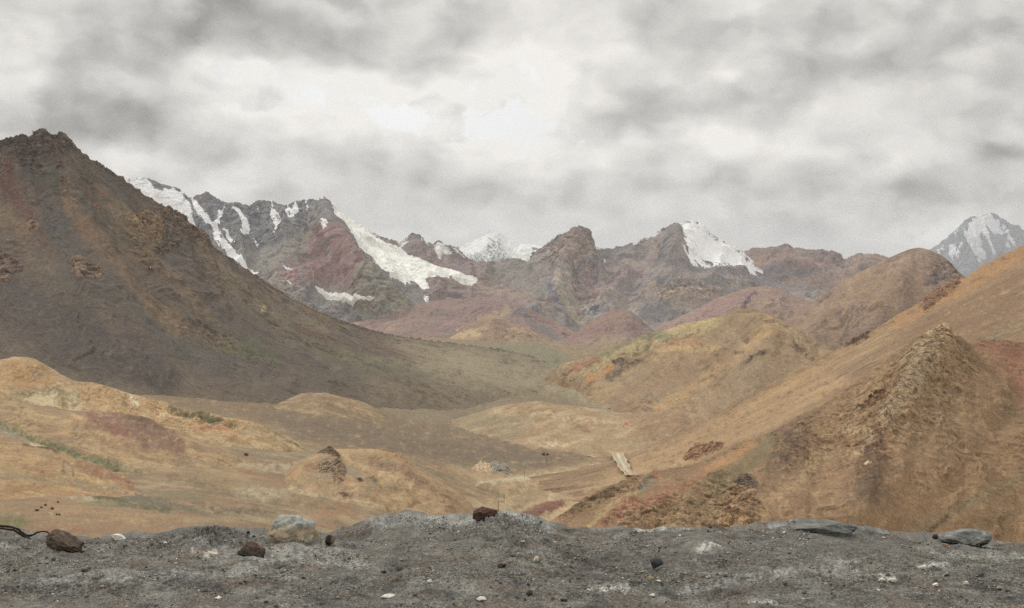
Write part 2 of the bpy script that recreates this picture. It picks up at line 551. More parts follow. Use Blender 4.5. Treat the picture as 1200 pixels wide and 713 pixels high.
        while True:
            mn = lab[Fq].min(1); l2 = lab.copy(); np.minimum.at(l2, Fq.ravel(), np.repeat(mn, 4))
            l2 = l2[l2]
            if (l2 == lab).all(): break
            lab = l2
        fl = lab[Fq[:, 0]]; u_, n_ = np.unique(fl, return_counts=True); Fq = Fq[fl == u_[np.argmax(n_)]]
        used = np.unique(Fq); remap = np.zeros(keep.size, int); remap[used] = np.arange(len(used))
        cols = np.array([alb(np.minimum(np.array(c) * 1.12, 255)) for c in k['cols']])
        n = fbm3(Q * 1.2 + 9, 4, .65) * .8 + .62 + .3 * b
        i = np.clip(n * (len(cols) - 1), 0, len(cols) - 1.001); j = i.astype(int); f = (i - j)[..., None]
        C = cols[j] * (1 - f) + cols[np.minimum(j + 1, len(cols) - 1)] * f
        C = C * np.clip(1 + .4 * fbm3(Q * 3, 3, .7), .4, 1.7)[..., None]
        e = (sstep(.15, .7, d + .25 * b) * .85)[..., None]
        C = o['C'] * (1 - e) + C * e
        return P.reshape(-1, 3)[used], remap[Fq], np.clip(C, .01, .8).reshape(-1, 3)[used]

def flush():
    """turn the finished surfaces into objects"""
    for s, fut, kind, a in JOBS:
        r = fut.result()
        if r is None: continue
        if kind == 'crag':
            label, k = a
            ob = mesh_np(k.get('name', 'rock_outcrop'), r[0], r[1], s.ob.data.materials[0], r[2])
            tag(ob, label, k.get('cat', 'rock outcrop'), None, k.get('group'))
        elif kind == 'land':
            s.ob = mesh_np(a[0], r[0], r[1], a[3] or mat_for(s.Yref), r[2])
            tag(s.ob, a[1], a[2], 'structure')
        else:
            ob = mesh_np(a.get('name', 'snowfield'), r[0], r[1], SNOW, r[2], s.ob)
            if a.get('label'): ob['label'] = a['label']
    JOBS.clear()

def locate(px, py, names=None, r=2.5):
    """the nearest visible terrain point at a photo position"""
    best = None
    for k, p in PATCHES.items():
        if names and k not in names: continue
        if not hasattr(p, 'P'): continue
        m = (np.abs(p.SX - px) < r) & (np.abs(p.SY - py) < r) & (p.P[..., 1] > 1)
        if not m.any(): continue
        P = p.P[m]
        d = np.hypot(p.SX[m] - px, p.SY[m] - py)
        y = np.quantile(P[:, 1], .05)
        sel = P[:, 1] < y * 1.05
        q = P[sel][np.argmin(d[sel])]
        if best is None or q[1] < best[1]: best = q
    return best


# ================================================================== THE LAND
# every row: (photo x, photo y, distance in metres); rows run from crest to foot, left to right
OCH, TAN, BRN, DRK = (172, 128, 74), (178, 146, 104), (140, 110, 84), (96, 80, 70)

# ---- valley floor, reaching to the horizon and up to the ledge
_pys = [341, 385, 400, 430, 470, 500, 540, 575, 610, 660, 760, 1100]
_cols = {-1500: [30000, 5000, 3000, 1500, 900, 650, 450, 360, 290, 220, 130, 45],
         0: [30000, 5000, 3000, 1500, 900, 650, 450, 360, 290, 220, 130, 45],
         150: [30000, 5200, 3200, 1700, 1000, 720, 480, 380, 305, 230, 135, 45],
         300: [30000, 5500, 3500, 2000, 1250, 850, 560, 430, 340, 250, 140, 45],
         450: [30000, 6000, 3900, 2500, 1600, 1150, 750, 560, 430, 310, 160, 50],
         560: [30000, 7000, 4300, 2900, 1900, 1450, 1000, 760, 580, 390, 190, 55],
         650: [30000, 8000, 4500, 3000, 2000, 1500, 1100, 900, 700, 430, 200, 60],
         900: [30000, 8000, 4500, 3000, 2000, 1500, 1100, 900, 700, 430, 200, 60],
         2700: [30000, 8000, 4500, 3000, 2000, 1500, 1100, 900, 700, 430, 200, 60]}
_VAL.update(cols=_cols, py=_pys)
_rows = [[(x, py, _cols[x][i]) for x in _cols] for i, py in enumerate(_pys)]
Patch('valley', _rows, flats=[(722, 540, 26, 24)], foot=False, ulist=[(0, -1500), (.05, -150), (.95, 1300), (1, 2700)], n=(1000, 420), rmf=(2,90,6,3), grain=0.12, seed=1, gul=(1.2, 60, 40), rough=(1.2, 40, 5), base=(150, 122, 88), back=(.1, .1),
      vs=[0, .02, .06, .2, .36, .5, .66, .78, .88, .95, .98, 1.0], warp=5, layers=[
        ((176, 146, 104), 'iso', 90, 0, .1, .4, .8),
        ((128, 98, 72), 'iso', 60, 0, .15, .3, .6),
        ((150, 104, 66), 'iso', 110, 0, .2, .3, .5),
        ((124, 112, 82), 'iso', 140, 0, .25, .3, .6)],
      strokes=[
        dict(poly=[(70, 436), (150, 452), (260, 478), (330, 495), (420, 512), (520, 520), (640, 532), (560, 480), (430, 470), (300, 455), (200, 446), (120, 436)], c=(128, 106, 82), al=.8, soft=14),
        dict(line=[(90, 440), (200, 470), (300, 487), (420, 503)], w=9, c=(132, 104, 74), al=.6, soft=6),
        dict(poly=[(300, 480), (420, 500), (560, 520), (700, 536), (640, 548), (540, 545), (430, 528), (350, 515)], c=(122, 100, 80), al=.8, soft=8),
        dict(line=[(430, 470), (520, 492), (570, 500)], w=8, c=(148, 130, 100), al=.5, soft=6),
        dict(poly=[(520, 548), (600, 556), (700, 545), (740, 560), (690, 600), (600, 606), (560, 590), (590, 575)], c=(184, 150, 104), al=.8, soft=8),
        dict(line=[(545, 545), (590, 545), (620, 542)], w=3, c=(120, 118, 74), al=.6),
        dict(line=[(600, 562), (640, 559), (665, 556)], w=2.5, c=(198, 180, 146), al=.7),
        dict(line=[(560, 572), (590, 585), (610, 575)], w=2, c=(104, 96, 56), al=.5, brk=6),
        dict(line=[(610, 590), (640, 575), (650, 565)], w=6, c=(150, 120, 84), al=.4),
        dict(poly=[(608, 604), (640, 588), (668, 586), (650, 598), (630, 606)], c=(128, 80, 64), al=.75, soft=2),
        dict(line=[(640, 606), (665, 598), (680, 590)], w=5, c=(196, 160, 112), al=.6),
        # left foreground slopes
        dict(poly=[(0, 556), (80, 562), (160, 574), (230, 596), (250, 606), (170, 592), (90, 578), (0, 570)], c=(116, 104, 82), al=.85, soft=3),
        dict(line=[(0, 563), (60, 570), (120, 583), (200, 600)], w=3, c=(90, 88, 58), al=.7, soft=3, brk=10, bias=.3),
        dict(line=[(0, 574), (60, 577), (110, 585)], w=1.8, c=(176, 160, 126), al=.7),
        dict(line=[(20, 560), (90, 568), (140, 578)], w=2.5, c=(106, 112, 62), al=.5, brk=8),
        dict(line=[(60, 566), (110, 574), (160, 576)], w=2.5, c=(146, 100, 86), al=.5),
        dict(poly=[(-60, 578), (80, 590), (190, 605), (260, 622), (200, 640), (0, 640), (-60, 640)], c=(150, 116, 78), al=.8, soft=6),
        dict(line=[(60, 592), (110, 600), (170, 612)], w=4, c=(174, 132, 82), al=.5, soft=4),
        dict(poly=[(-20, 605), (30, 606), (38, 616), (10, 622), (-20, 622)], c=(112, 108, 60), al=.75, soft=4),
        dict(line=[(40, 622), (75, 618), (100, 622)], w=4, c=(150, 92, 60), al=.5, soft=4),
        dict(line=[(200, 545), (260, 565), (330, 580), (420, 606)], w=10, c=(168, 134, 90), al=.5, soft=8),
        dict(line=[(200, 560), (300, 585), (350, 590), (420, 600)], w=4, c=(112, 102, 66), al=.55, soft=4, brk=14),
        dict(line=[(225, 590), (260, 598), (320, 600)], w=2, c=(92, 80, 60), al=.6),
        dict(blob=(305, 578, 40, 9), c=(184, 168, 132), al=.55, brk=6),
        dict(blob=(392, 598, 36, 8, ), c=(162, 104, 66), al=.55, brk=10),
        dict(line=[(250, 520), (330, 530), (380, 535)], w=7, c=(142, 126, 96), al=.6, soft=6),
        dict(line=[(280, 545), (340, 548), (380, 540)], w=4, c=(190, 172, 136), al=.5, brk=9),
        dict(line=[(230, 530), (300, 560), (330, 570)], w=5, c=(160, 116, 76), al=.5, soft=4),
        # upper valley
        dict(line=[(560, 566), (610, 562), (660, 556), (700, 548)], w=1.6, c=(206, 184, 148), al=.6), dict(line=[(640, 590), (652, 575), (650, 560)], w=1.4, c=(198, 172, 132), al=.5), dict(line=[(400, 560), (470, 572), (540, 590), (600, 598)], w=2, c=(188, 160, 120), al=.5),
        dict(poly=[(380, 420), (560, 400), (700, 425), (740, 470), (640, 485), (480, 480)], c=(136, 118, 92), al=.8, soft=24),
        dict(poly=[(560, 400), (640, 402), (680, 430), (690, 455), (650, 440), (600, 420)], c=(128, 120, 92), al=.8, soft=6),
        dict(line=[(560, 430), (640, 452), (710, 470)], w=9, c=(158, 144, 108), al=.7, soft=6),
        dict(line=[(650, 420), (690, 445), (715, 468)], w=3, c=(104, 106, 66), al=.7, soft=3, brk=6, bias=.3),
        dict(blob=(710, 469, 10, 4), c=(90, 100, 46), al=.9, brk=4),
        dict(line=[(590, 425), (650, 440), (690, 452)], w=4, c=(168, 156, 120), al=.5, brk=10),
        dict(line=[(470, 440), (560, 455), (660, 468)], w=7, c=(124, 106, 82), al=.5, soft=6),
      ]).build('ground', 'broad dry valley floor of tan, ochre and grey-brown earth winding away between the mountains', 'valley')

# ---- far snow peaks
Patch('white', [
    [(490, 330, 18000), (520, 304), (543, 290), (552, 285), (562, 280), (572, 275), (580, 273), (586, 274), (593, 279), (603, 283), (615, 286), (628, 287), (641, 291), (655, 298), (690, 320, 18000)],
    [(490, 332, 17600), (520, 318), (545, 302), (563, 297), (576, 292), (590, 293), (605, 298), (620, 300), (645, 304), (690, 324, 17600)],
    [(490, 345, 16800), (590, 340, 16800), (690, 345, 16800)]],
    n=(420, 110), rmf=(5,26,6), seed=2, gul=(1.0, 14, 1.2), rough=(1.2, 14, 5), jag=1.0, base=(236, 236, 236), gramp=.1,
    layers=[((206, 212, 222), 'iso', 26, 0, .25, .2, .5)],
    strokes=[dict(poly=[(573, 279), (580, 281), (588, 296), (592, 306), (578, 310), (560, 309), (567, 296)], c=(98, 104, 118), al=.85, brk=3, bias=-.05),
             dict(line=[(583, 284), (594, 302)], w=4, c=(120, 126, 140), al=.7, brk=3, bias=-.1),
             dict(line=[(548, 300), (562, 304)], w=4, c=(110, 116, 130), al=.7, brk=3, bias=-.1),
             dict(blob=(627, 292, 4, 1.5), c=(90, 94, 104), al=.9),
             dict(line=[(540, 306), (600, 306)], w=3, c=(120, 126, 140), al=.6, brk=4)],
    ).build('snow_peak', 'brilliant white snow-covered pyramid peak far off behind the dark ridge at the valley head', 'mountain', SNOW)

Patch('rightsnow', [  # rock and snow colours paled and blued to add far haze
    [(1020, 340, 27500), (1060, 318), (1080, 300), (1091, 293), (1100, 287), (1110, 279), (1119, 271), (1126, 265), (1133, 258), (1137, 256), (1142, 254), (1147, 255), (1153, 252), (1160, 251), (1166, 252), (1171, 256), (1178, 258), (1184, 264), (1192, 265), (1198, 270), (1210, 274), (1240, 285), (1300, 310), (1360, 330, 27500)],
    [(1020, 345, 27000), (1080, 312), (1110, 298), (1130, 282), (1150, 275), (1165, 272), (1185, 280), (1220, 295), (1360, 335, 27000)],
    [(1020, 360, 26000), (1200, 355, 26000), (1360, 360, 26000)]],
    n=(520, 170), rmf=(8,34,6), grain=0.1, seed=3, gul=(2.5, 15, .9), rough=(1.5, 12, 5), jag=1.2, base=(122, 129, 144), gramp=.1,
    layers=[((120, 122, 134), 'iso', 16, 0, .2, .3, .6)]).build(
    'snow_peak', 'rocky peak coloured blue-grey for haze, streaked with snow, far off above the brown slope, its summit up in the cloud', 'mountain')
_p = PATCHES['rightsnow']
_p.snow([[(1128, 275), (1136, 258), (1146, 252), (1166, 248), (1168, 258), (1158, 268), (1165, 285), (1170, 300), (1163, 306), (1158, 300), (1155, 285), (1150, 275), (1152, 290), (1158, 303), (1150, 308), (1146, 306), (1140, 295), (1135, 286), (1130, 280)],
         [(1111, 287), (1118, 282), (1120, 286), (1118, 302), (1114, 306), (1110, 296)],
         [(1122, 285), (1127, 284), (1124, 296), (1116, 306)],
         [(1098, 294), (1106, 286), (1107, 290), (1101, 299), (1095, 301)],
         [(1150, 262), (1170, 253), (1178, 270), (1186, 276), (1194, 290), (1188, 292), (1178, 278), (1166, 275)],
         [(1116, 276), (1132, 262), (1128, 268), (1118, 278)],
         [(1176, 283), (1184, 282), (1188, 294), (1183, 294)]],
        thick=.7, ragged=1.8, comb=(68, 5, 4.5), fine=2.6, soft=2.5, col=(216, 218, 222), dirt=.1)

# ---- far brown-purple ridge on the right
Patch('farright', [
    [(800, 330, 9300), (840, 308), (862, 298), (882, 292), (895, 291), (906, 290), (914, 288), (921, 287), (930, 291), (945, 293), (962, 294), (975, 295), (984, 298), (989, 304), (996, 302), (1004, 299), (1015, 298), (1030, 300), (1042, 304), (1055, 312), (1090, 325), (1160, 340, 9000)],
    [(800, 345, 8900), (880, 318), (920, 308), (960, 310), (1000, 314), (1040, 318), (1160, 350, 8700)],
    [(800, 372, 8400), (900, 365), (1000, 362), (1160, 375, 8200)]],
    n=(520, 130), rmf=(11,70,5,1.6), grain=0.12, seed=4, gul=(2.5, 26, 1.3), rough=(1.6,24,5), jag=1.5, base=(150, 120, 109), gramp=.15,
    layers=[((125, 108, 109), 'iso', 40, 0, .0, .3, .8), ((171, 133, 109), 'iso', 50, 0, .2, .3, .7), ((134, 102, 100), 'strata', 14, 20, .2, .3, .5)],
    strokes=[dict(line=[(870, 330), (910, 318), (960, 322), (985, 312)], w=8, c=(116, 104, 113), al=.7, brk=8, bias=.3),
             dict(line=[(925, 315), (970, 303), (985, 306)], w=4, c=(141, 105, 102), al=.6, brk=5, bias=.2),
             dict(line=[(880, 296), (930, 297)], w=4, c=(134, 113, 105), al=.6),
             dict(line=[(915, 335), (950, 325), (1010, 305)], w=6, c=(168, 135, 116), al=.6, brk=6, bias=.2)],
    rocks=[dict(line=[(965, 298), (988, 306), (1000, 304)], w=6, amp=2, size=7)],
    ).build('mountain', 'long flat-topped brown and mauve ridge on the skyline right of the snow-capped peak', 'mountain')

# ---- range at the head of the valley: crags, rocky peak, snow-capped peak; rock lightened and tinted mauve for haze
Patch('head', [
    [(330, 300, 7500), (400, 282), (430, 274), (444, 278), (455, 281), (468, 286), (476, 280), (484, 275), (490, 277), (495, 281), (503, 286), (509, 287), (514, 283), (519, 289), (527, 290), (536, 294), (543, 300), (552, 305), (562, 308), (575, 308), (590, 305), (601, 304), (611, 306), (617, 306), (624, 300), (631, 293), (638, 290), (645, 286), (651, 280), (659, 274), (667, 271), (673, 268, 7400), (679, 266), (684, 267), (689, 272), (693, 280), (697, 290), (704, 291), (715, 293), (724, 290), (733, 288), (745, 284), (756, 280), (766, 276), (776, 271), (785, 267), (793, 263, 7700), (799, 265), (806, 262), (813, 261), (819, 262), (824, 265), (829, 272), (836, 277), (843, 282), (848, 284), (856, 290), (868, 297), (880, 304), (886, 312), (896, 322), (920, 332), (980, 345, 8000)],
    [(330, 330, 7200), (440, 305), (490, 305, 7100), (530, 315), (570, 325), (605, 330), (635, 320), (668, 305, 7000), (700, 318, 7150), (740, 312), (796, 296, 7150), (850, 308, 7350), (900, 335), (980, 352, 7600)],
    [(330, 365, 6800), (450, 345), (540, 348), (610, 360), (650, 352, 6600), (700, 352, 6700), (760, 348), (820, 338, 6700), (880, 344), (980, 365, 7000)],
    [(330, 400, 6300), (560, 405, 6200), (700, 402, 6200), (980, 392, 6400)]],
    n=(900, 330), rmf=(14,95,5,1.6), grain=0.12, ribs=[([(672, 270), (662, 305), (652, 350), (660, 380)], 9, 8), ([(686, 274), (698, 315), (712, 365)], 9, 8), ([(676, 300), (680, 340), (684, 370)], 7, -5), ([(796, 264), (788, 300), (768, 345)], 12, 10), ([(738, 288), (732, 320), (716, 350)], 11, 6), ([(765, 280), (752, 315), (735, 352)], 8, -5), ([(622, 304), (640, 345)], 10, 7), ([(560, 310), (600, 345), (640, 380)], 11, 6), ([(484, 278), (500, 310), (540, 345)], 10, 6), ([(845, 300), (830, 330), (800, 352)], 9, 5)], seed=5, gul=(4.0, 34, 1.6), rough=(1.6,26,5), jag=2.0, base=(148, 131, 127), gramp=.12, warp=4,
    layers=[((103, 96, 104), 'streak', 9, .7, .2, .35, .45), ((175, 162, 153), 'streak', 8, .8, .25, .35, .35), ((129, 121, 125), 'streak', 26, 1.5, .0, .3, .8), ((155, 120, 118), 'streak', 42, 1.2, .3, .25, .75), ((177, 156, 138), 'streak', 30, 1.6, .22, .3, .6),
            ((111, 107, 114), 'iso', 24, 0, .3, .2, .6)],
    strokes=[dict(poly=[(545, 308), (600, 306), (640, 300), (650, 330), (620, 350), (560, 345)], c=(144, 131, 123), al=.6, soft=8),
             dict(poly=[(425, 275), (470, 286), (500, 286), (540, 300), (600, 350), (520, 360), (470, 330)], c=(144, 113, 117), al=.6, soft=8),
             dict(poly=[(636, 358), (655, 353), (663, 362), (655, 374), (645, 370)], c=(162, 107, 108), al=.8, soft=3),
             dict(line=[(694, 320), (680, 345), (675, 365)], w=5, c=(152, 115, 117), al=.7, brk=5, bias=.2),
             dict(line=[(770, 296), (735, 325), (700, 345)], w=6, c=(160, 120, 121), al=.65, brk=6, bias=.2),
             dict(line=[(820, 300), (760, 330), (700, 368)], w=8, c=(148, 134, 138), al=.5, brk=6),
             dict(line=[(642, 330), (650, 350), (655, 362)], w=4, c=(90, 96, 123), al=.7, brk=5, bias=.2),
             dict(line=[(655, 325), (662, 350), (680, 372)], w=4, c=(182, 172, 138), al=.55, brk=5, bias=.2),
             dict(line=[(668, 320), (672, 340), (690, 365)], w=4, c=(189, 181, 143), al=.45, brk=5),
             dict(blob=(695, 364, 16, 6), c=(88, 90, 117), al=.8, brk=4, bias=.1),
             dict(poly=[(645, 290), (660, 275), (675, 268), (688, 273), (694, 288), (685, 300), (665, 302), (648, 300)], c=(150, 121, 107), al=.7, soft=3),
             dict(line=[(850, 318), (880, 322), (905, 330)], w=8, c=(126, 117, 132), al=.6, brk=6),
             dict(line=[(790, 345), (815, 330), (840, 345)], w=6, c=(126, 104, 102), al=.7, brk=3, bias=0),
             dict(line=[(760, 345), (790, 352), (838, 345)], w=7, c=(182, 148, 117), al=.6, brk=4),
             dict(poly=[(560, 350), (620, 345), (660, 378), (640, 392), (580, 380)], c=(162, 138, 125), al=.5, soft=8)],
    rocks=[dict(poly=[(625, 300), (650, 279), (675, 265), (692, 272), (700, 295), (690, 330), (668, 318), (650, 320)], amp=3.0, size=20, soft=10),
           dict(poly=[(660, 320), (700, 325), (705, 372), (680, 372)], amp=2.2, size=18, soft=10),
           dict(line=[(470, 283), (485, 278), (515, 288), (550, 305)], w=5, amp=3, size=10),
           dict(line=[(780, 350), (800, 338), (830, 345)], w=7, amp=2.5, size=8)],
    ).build('mountain', 'craggy haze-tinted mauve-grey range across the head of the valley with a rocky horn and a snow-capped peak', 'mountain')
_p = PATCHES['head']
_p.snow([[(794, 263), (806, 261), (820, 261), (826, 268), (838, 278), (852, 286), (868, 296), (883, 305), (890, 322), (878, 319), (862, 313), (848, 309), (852, 315), (838, 311), (824, 306), (836, 314), (822, 310), (814, 306), (815, 311), (804, 303), (800, 294), (802, 285), (798, 274)]],
        thick=.7, ragged=1.4, comb=(40, 3.4, 6.5), grow=1.6, fine=3, soft=2.5, col=(248, 247, 244), dirt=.12, label='snow sheet on the back of the ridge, left of the summit rocks')
_p.snow([[(470, 286), (478, 281), (483, 277), (476, 290), (470, 291), (462, 284)], [(489, 278), (494, 281), (494, 286), (500, 287), (505, 293), (500, 290), (494, 289)],
         [(508, 289), (516, 286), (524, 292), (531, 300), (524, 302), (517, 300), (516, 305), (511, 300)], [(528, 290), (533, 292), (543, 304), (547, 309), (540, 304)],
         [(694, 289), (702, 291), (704, 294), (697, 294)], [(706, 306), (711, 313), (708, 313)], [(741, 285), (760, 277), (775, 271), (776, 273), (760, 280), (742, 287)]],
        thick=1.5, ragged=1.6, fine=2.6, soft=2.5, col=(226, 224, 220), dirt=.2)

# ---- snowy range behind the left mountain, with the glacier; rock colours lightened and purpled to paint haze
Patch('leftrange', [
    [(20, 205, 6700), (90, 204), (140, 207), (152, 210), (166, 209), (178, 211), (190, 217), (203, 220), (215, 228), (226, 233), (232, 229), (240, 227), (248, 229), (256, 233), (264, 239), (271, 240), (277, 238), (286, 241), (293, 243), (303, 237), (316, 236), (325, 239), (334, 241), (345, 238), (356, 237), (366, 236), (374, 236), (379, 233, 6200), (385, 238), (391, 245), (400, 252), (410, 259), (421, 266), (431, 272), (441, 279), (455, 287), (470, 295), (485, 303), (505, 312), (525, 320), (545, 326), (558, 330), (580, 338), (620, 350), (660, 362, 5800)],
    [(20, 260, 6300), (150, 258), (210, 268, 6150), (250, 270), (290, 275), (330, 272, 5950), (360, 270), (384, 262, 5750), (410, 280, 5800), (450, 300, 5850), (500, 318), (550, 332), (600, 350), (660, 368, 5600)],
    [(20, 320, 5850), (200, 318), (260, 312), (300, 318, 5650), (350, 312), (395, 300, 5380), (420, 310, 5350), (455, 322, 5500), (500, 335), (550, 345), (600, 362), (660, 375, 5400)],
    [(20, 365, 5500), (250, 355), (330, 352), (390, 348, 5150), (440, 335, 5080), (480, 352, 5150), (520, 362), (580, 376), (660, 388, 5100)],
    [(20, 420, 5000), (250, 415), (400, 410, 4850), (500, 410), (580, 412), (660, 420, 4800)]],
    n=(850, 420), rmf=(13,80,5,1.6), grain=0.12, ribs=[([(380, 236), (386, 262), (412, 302), (440, 330), (472, 374)], 13, 12), ([(330, 240), (342, 275), (330, 312), (315, 345)], 10, 8), ([(356, 240), (362, 275), (352, 310)], 7, -5), ([(303, 240), (306, 270), (296, 305)], 8, -5), ([(272, 242), (284, 278), (278, 310)], 9, 7), ([(218, 230), (242, 270), (256, 296)], 8, 6), ([(245, 230), (262, 262)], 6, 5), ([(400, 310), (375, 345), (360, 380)], 10, -6), ([(430, 330), (410, 372)], 6, 4), ([(555, 332), (600, 355), (640, 372)], 9, 5)], seed=6, gul=(4.5, 26, 1.4), rough=(1.6,26,5), jag=2.0, base=(144, 131, 127), gramp=.1, warp=4,
    layers=[((98, 96, 104), 'streak', 9, .7, .2, .35, .45), ((171, 160, 151), 'streak', 8, .8, .25, .35, .35), ((121, 121, 132), 'streak', 24, 1.5, .0, .3, .8), ((170, 152, 132), 'streak', 26, 1.6, .3, .3, .5), ((126, 119, 125), 'iso', 26, 0, .25, .3, .5)],
    strokes=[dict(poly=[(140, 205), (240, 225), (375, 234), (372, 262), (330, 290), (250, 290), (180, 260)], c=(111, 111, 123), al=.6, soft=8),
             dict(poly=[(374, 268), (392, 272), (408, 296), (436, 326), (430, 345), (405, 340), (380, 330), (350, 338), (322, 330), (345, 300)], c=(148, 107, 108), al=.85, soft=6),
             dict(line=[(385, 280), (365, 305), (340, 330)], w=5, c=(168, 130, 130), al=.5, brk=6),
             dict(line=[(370, 245), (365, 265), (345, 300)], w=9, c=(142, 131, 117), al=.7, brk=8, bias=.2),
             dict(poly=[(405, 345), (420, 325), (440, 318), (475, 360), (460, 376), (420, 372)], c=(146, 134, 117), al=.8, soft=5),
             dict(line=[(430, 330), (415, 350), (405, 365)], w=2.5, c=(105, 101, 99), al=.6, brk=4),
             dict(line=[(445, 335), (432, 355), (425, 370)], w=2.5, c=(105, 101, 99), al=.6, brk=4),
             dict(line=[(457, 350), (446, 365)], w=2.5, c=(105, 101, 99), al=.6, brk=4),
             dict(poly=[(500, 324), (556, 334), (620, 356), (600, 378), (540, 370), (490, 345)], c=(152, 122, 120), al=.75, soft=6),
             dict(line=[(555, 332), (600, 350), (640, 366)], w=6, c=(170, 138, 117), al=.6, brk=8),
             dict(poly=[(440, 378), (480, 366), (560, 372), (520, 392), (430, 396)], c=(162, 128, 114), al=.6, soft=8),
             dict(poly=[(300, 330), (360, 345), (400, 375), (380, 390), (320, 370)], c=(134, 121, 117), al=.6, soft=8),
             dict(poly=[(270, 285), (320, 285), (350, 295), (330, 325), (290, 320)], c=(155, 146, 134), al=.5, soft=8),
             dict(poly=[(535, 352), (570, 350), (585, 358), (560, 366)], c=(126, 121, 125), al=.6, soft=6)],
    rocks=[dict(poly=[(140, 205), (240, 222), (380, 230), (385, 262), (340, 285), (250, 285), (170, 250)], amp=2.0, size=22, soft=10),
           dict(poly=[(410, 340), (440, 318), (478, 360), (450, 376)], amp=2.5, size=14, soft=5),
           dict(line=[(340, 335), (360, 360), (390, 375)], w=14, amp=1.8, size=14)],
    ).build('mountain', 'dark snow-streaked mountain with a maroon scree face and a long white glacier down its right side', 'mountain')
_p = PATCHES['leftrange']
_p.snow([[(379, 234), (384, 237), (392, 246), (401, 252), (421, 266), (441, 279), (458, 288), (485, 301), (520, 314), (561, 327), (554, 332), (530, 330), (509, 327), (496, 325), (494, 328), (500, 335), (490, 332), (480, 331), (470, 334), (460, 327), (448, 312), (432, 304), (420, 293), (405, 281), (396, 267), (388, 255), (384, 245)]],
        thick=1.2, ragged=2.0, comb=(36, 4.5, 2.4), grow=2.2, fine=2.4, soft=4, col=(246, 243, 236), dirt=.26, name='glacier', label='long dirty-white glacier tongue sweeping down to the right from the summit')
_p.snow([[(368, 333), (374, 334), (386, 339), (402, 343), (418, 349), (441, 352), (438, 356), (424, 358), (415, 361), (408, 358), (396, 349), (384, 345)]],
        thick=1.8, ragged=2.2, fine=2.4, soft=3, col=(230, 228, 222), dirt=.25, label='isolated snow patch low on the maroon slope')
_p.snow([[(138, 206), (160, 208), (175, 211), (178, 220), (190, 224), (200, 222), (214, 228), (222, 240), (227, 252), (230, 266), (232, 276), (222, 270), (208, 262), (190, 250), (165, 230), (145, 216)],
         [(220, 229), (228, 232), (238, 250), (250, 262), (255, 262), (258, 250), (262, 240), (264, 240), (261, 258), (257, 270), (260, 282), (275, 296), (292, 310), (303, 318), (288, 314), (270, 304), (256, 294), (252, 280), (250, 268), (240, 262), (230, 248)],
         [(271, 240), (282, 250), (290, 258), (292, 268), (287, 280), (283, 282), (286, 270), (285, 260), (276, 250)],
         [(262, 272), (268, 280), (273, 288), (270, 290), (265, 284)], [(294, 272), (299, 278), (301, 284), (298, 284)],
         [(318, 238), (322, 248), (328, 262), (328, 278), (325, 278), (323, 264), (318, 252)], [(305, 240), (310, 238), (309, 244)],
         [(347, 240), (350, 248), (342, 258), (344, 250)], [(358, 238), (364, 244), (358, 250)], [(338, 240), (342, 250), (341, 262), (338, 250)],
         [(329, 320), (336, 330), (342, 336), (334, 332)], [(335, 317), (345, 319), (346, 322), (338, 320)], [(350, 322), (356, 323), (354, 326)], [(300, 242), (304, 246), (302, 250)],
         [(481, 331), (492, 334), (502, 336), (500, 339), (488, 335)], [(468, 337), (473, 339), (472, 341)], [(381, 271), (384, 274), (383, 279)], [(497, 347), (501, 352), (499, 357), (496, 352)]],
        thick=.9, ragged=1.6, comb=(56, 5, 3.6), grow=1.2, fine=2.8, soft=2.2, col=(248, 247, 244), dirt=.15)

# ---- low coloured foothills at the foot of the ranges
Patch('foothill_a', [
    [(340, 395, 5000), (385, 384), (420, 372), (445, 365), (470, 360), (500, 354), (530, 352, 5100), (560, 349), (585, 352), (605, 356), (630, 366), (650, 376, 5000), (700, 394, 4900)],
    [(340, 412, 4400), (530, 412, 4400), (700, 415, 4400)]],
    n=(420, 130), rmf=(4.5,40,6,2.5), grain=0.12, seed=7, gul=(3.2, 34, 1.0), rough=(1.4, 30, 4), base=(150, 118, 109), layers=[((141, 109, 109), 'streak', 30, 1.0, .1, .3, .8), ((171, 138, 113), 'streak', 26, 1.2, .3, .3, .7), ((121, 110, 109), 'iso', 30, 0, .35, .2, .6)],
    strokes=[dict(line=[(505, 392), (540, 370), (575, 352), (610, 360)], w=5, c=(152, 114, 113), al=.7, brk=8, bias=.3),
             dict(line=[(540, 390), (575, 372), (600, 362)], w=5, c=(184, 151, 116), al=.7, brk=8, bias=.3),
             dict(line=[(600, 362), (640, 388), (655, 400)], w=5, c=(116, 108, 116), al=.7, brk=6, bias=.3)],
    ).build('hill', 'low mauve and rust foothill below the snow patch of the glacier mountain', 'hill')
Patch('foothill_b', [
    [(500, 412, 4500), (520, 402), (538, 388), (548, 382), (560, 376), (575, 372, 4600), (590, 376), (610, 382), (630, 390), (650, 400), (675, 408, 4500)],
    [(500, 420, 4200), (675, 420, 4200)]],
    n=(260, 80), rmf=(4.5,40,6,2.5), grain=0.12, seed=8, gul=(2.6, 30, 1.0), rough=(1.4, 30, 4), base=(153, 118, 95), layers=[((177, 144, 103), 'streak', 20, 1.0, .1, .3, .8), ((129, 100, 93), 'streak', 22, 1.0, .3, .2, .7), ((120, 112, 99), 'low', 0, 0, .75, .2, .7)],
    strokes=[dict(line=[(515, 402), (525, 392), (540, 386)], w=3, c=(136, 98, 91), al=.8, brk=4, bias=.2), dict(line=[(530, 398), (548, 392), (560, 394)], w=4, c=(192, 159, 112), al=.8)],
    ).build('hill', 'small orange-brown foothill in the middle distance, below the rust foothill', 'hill')
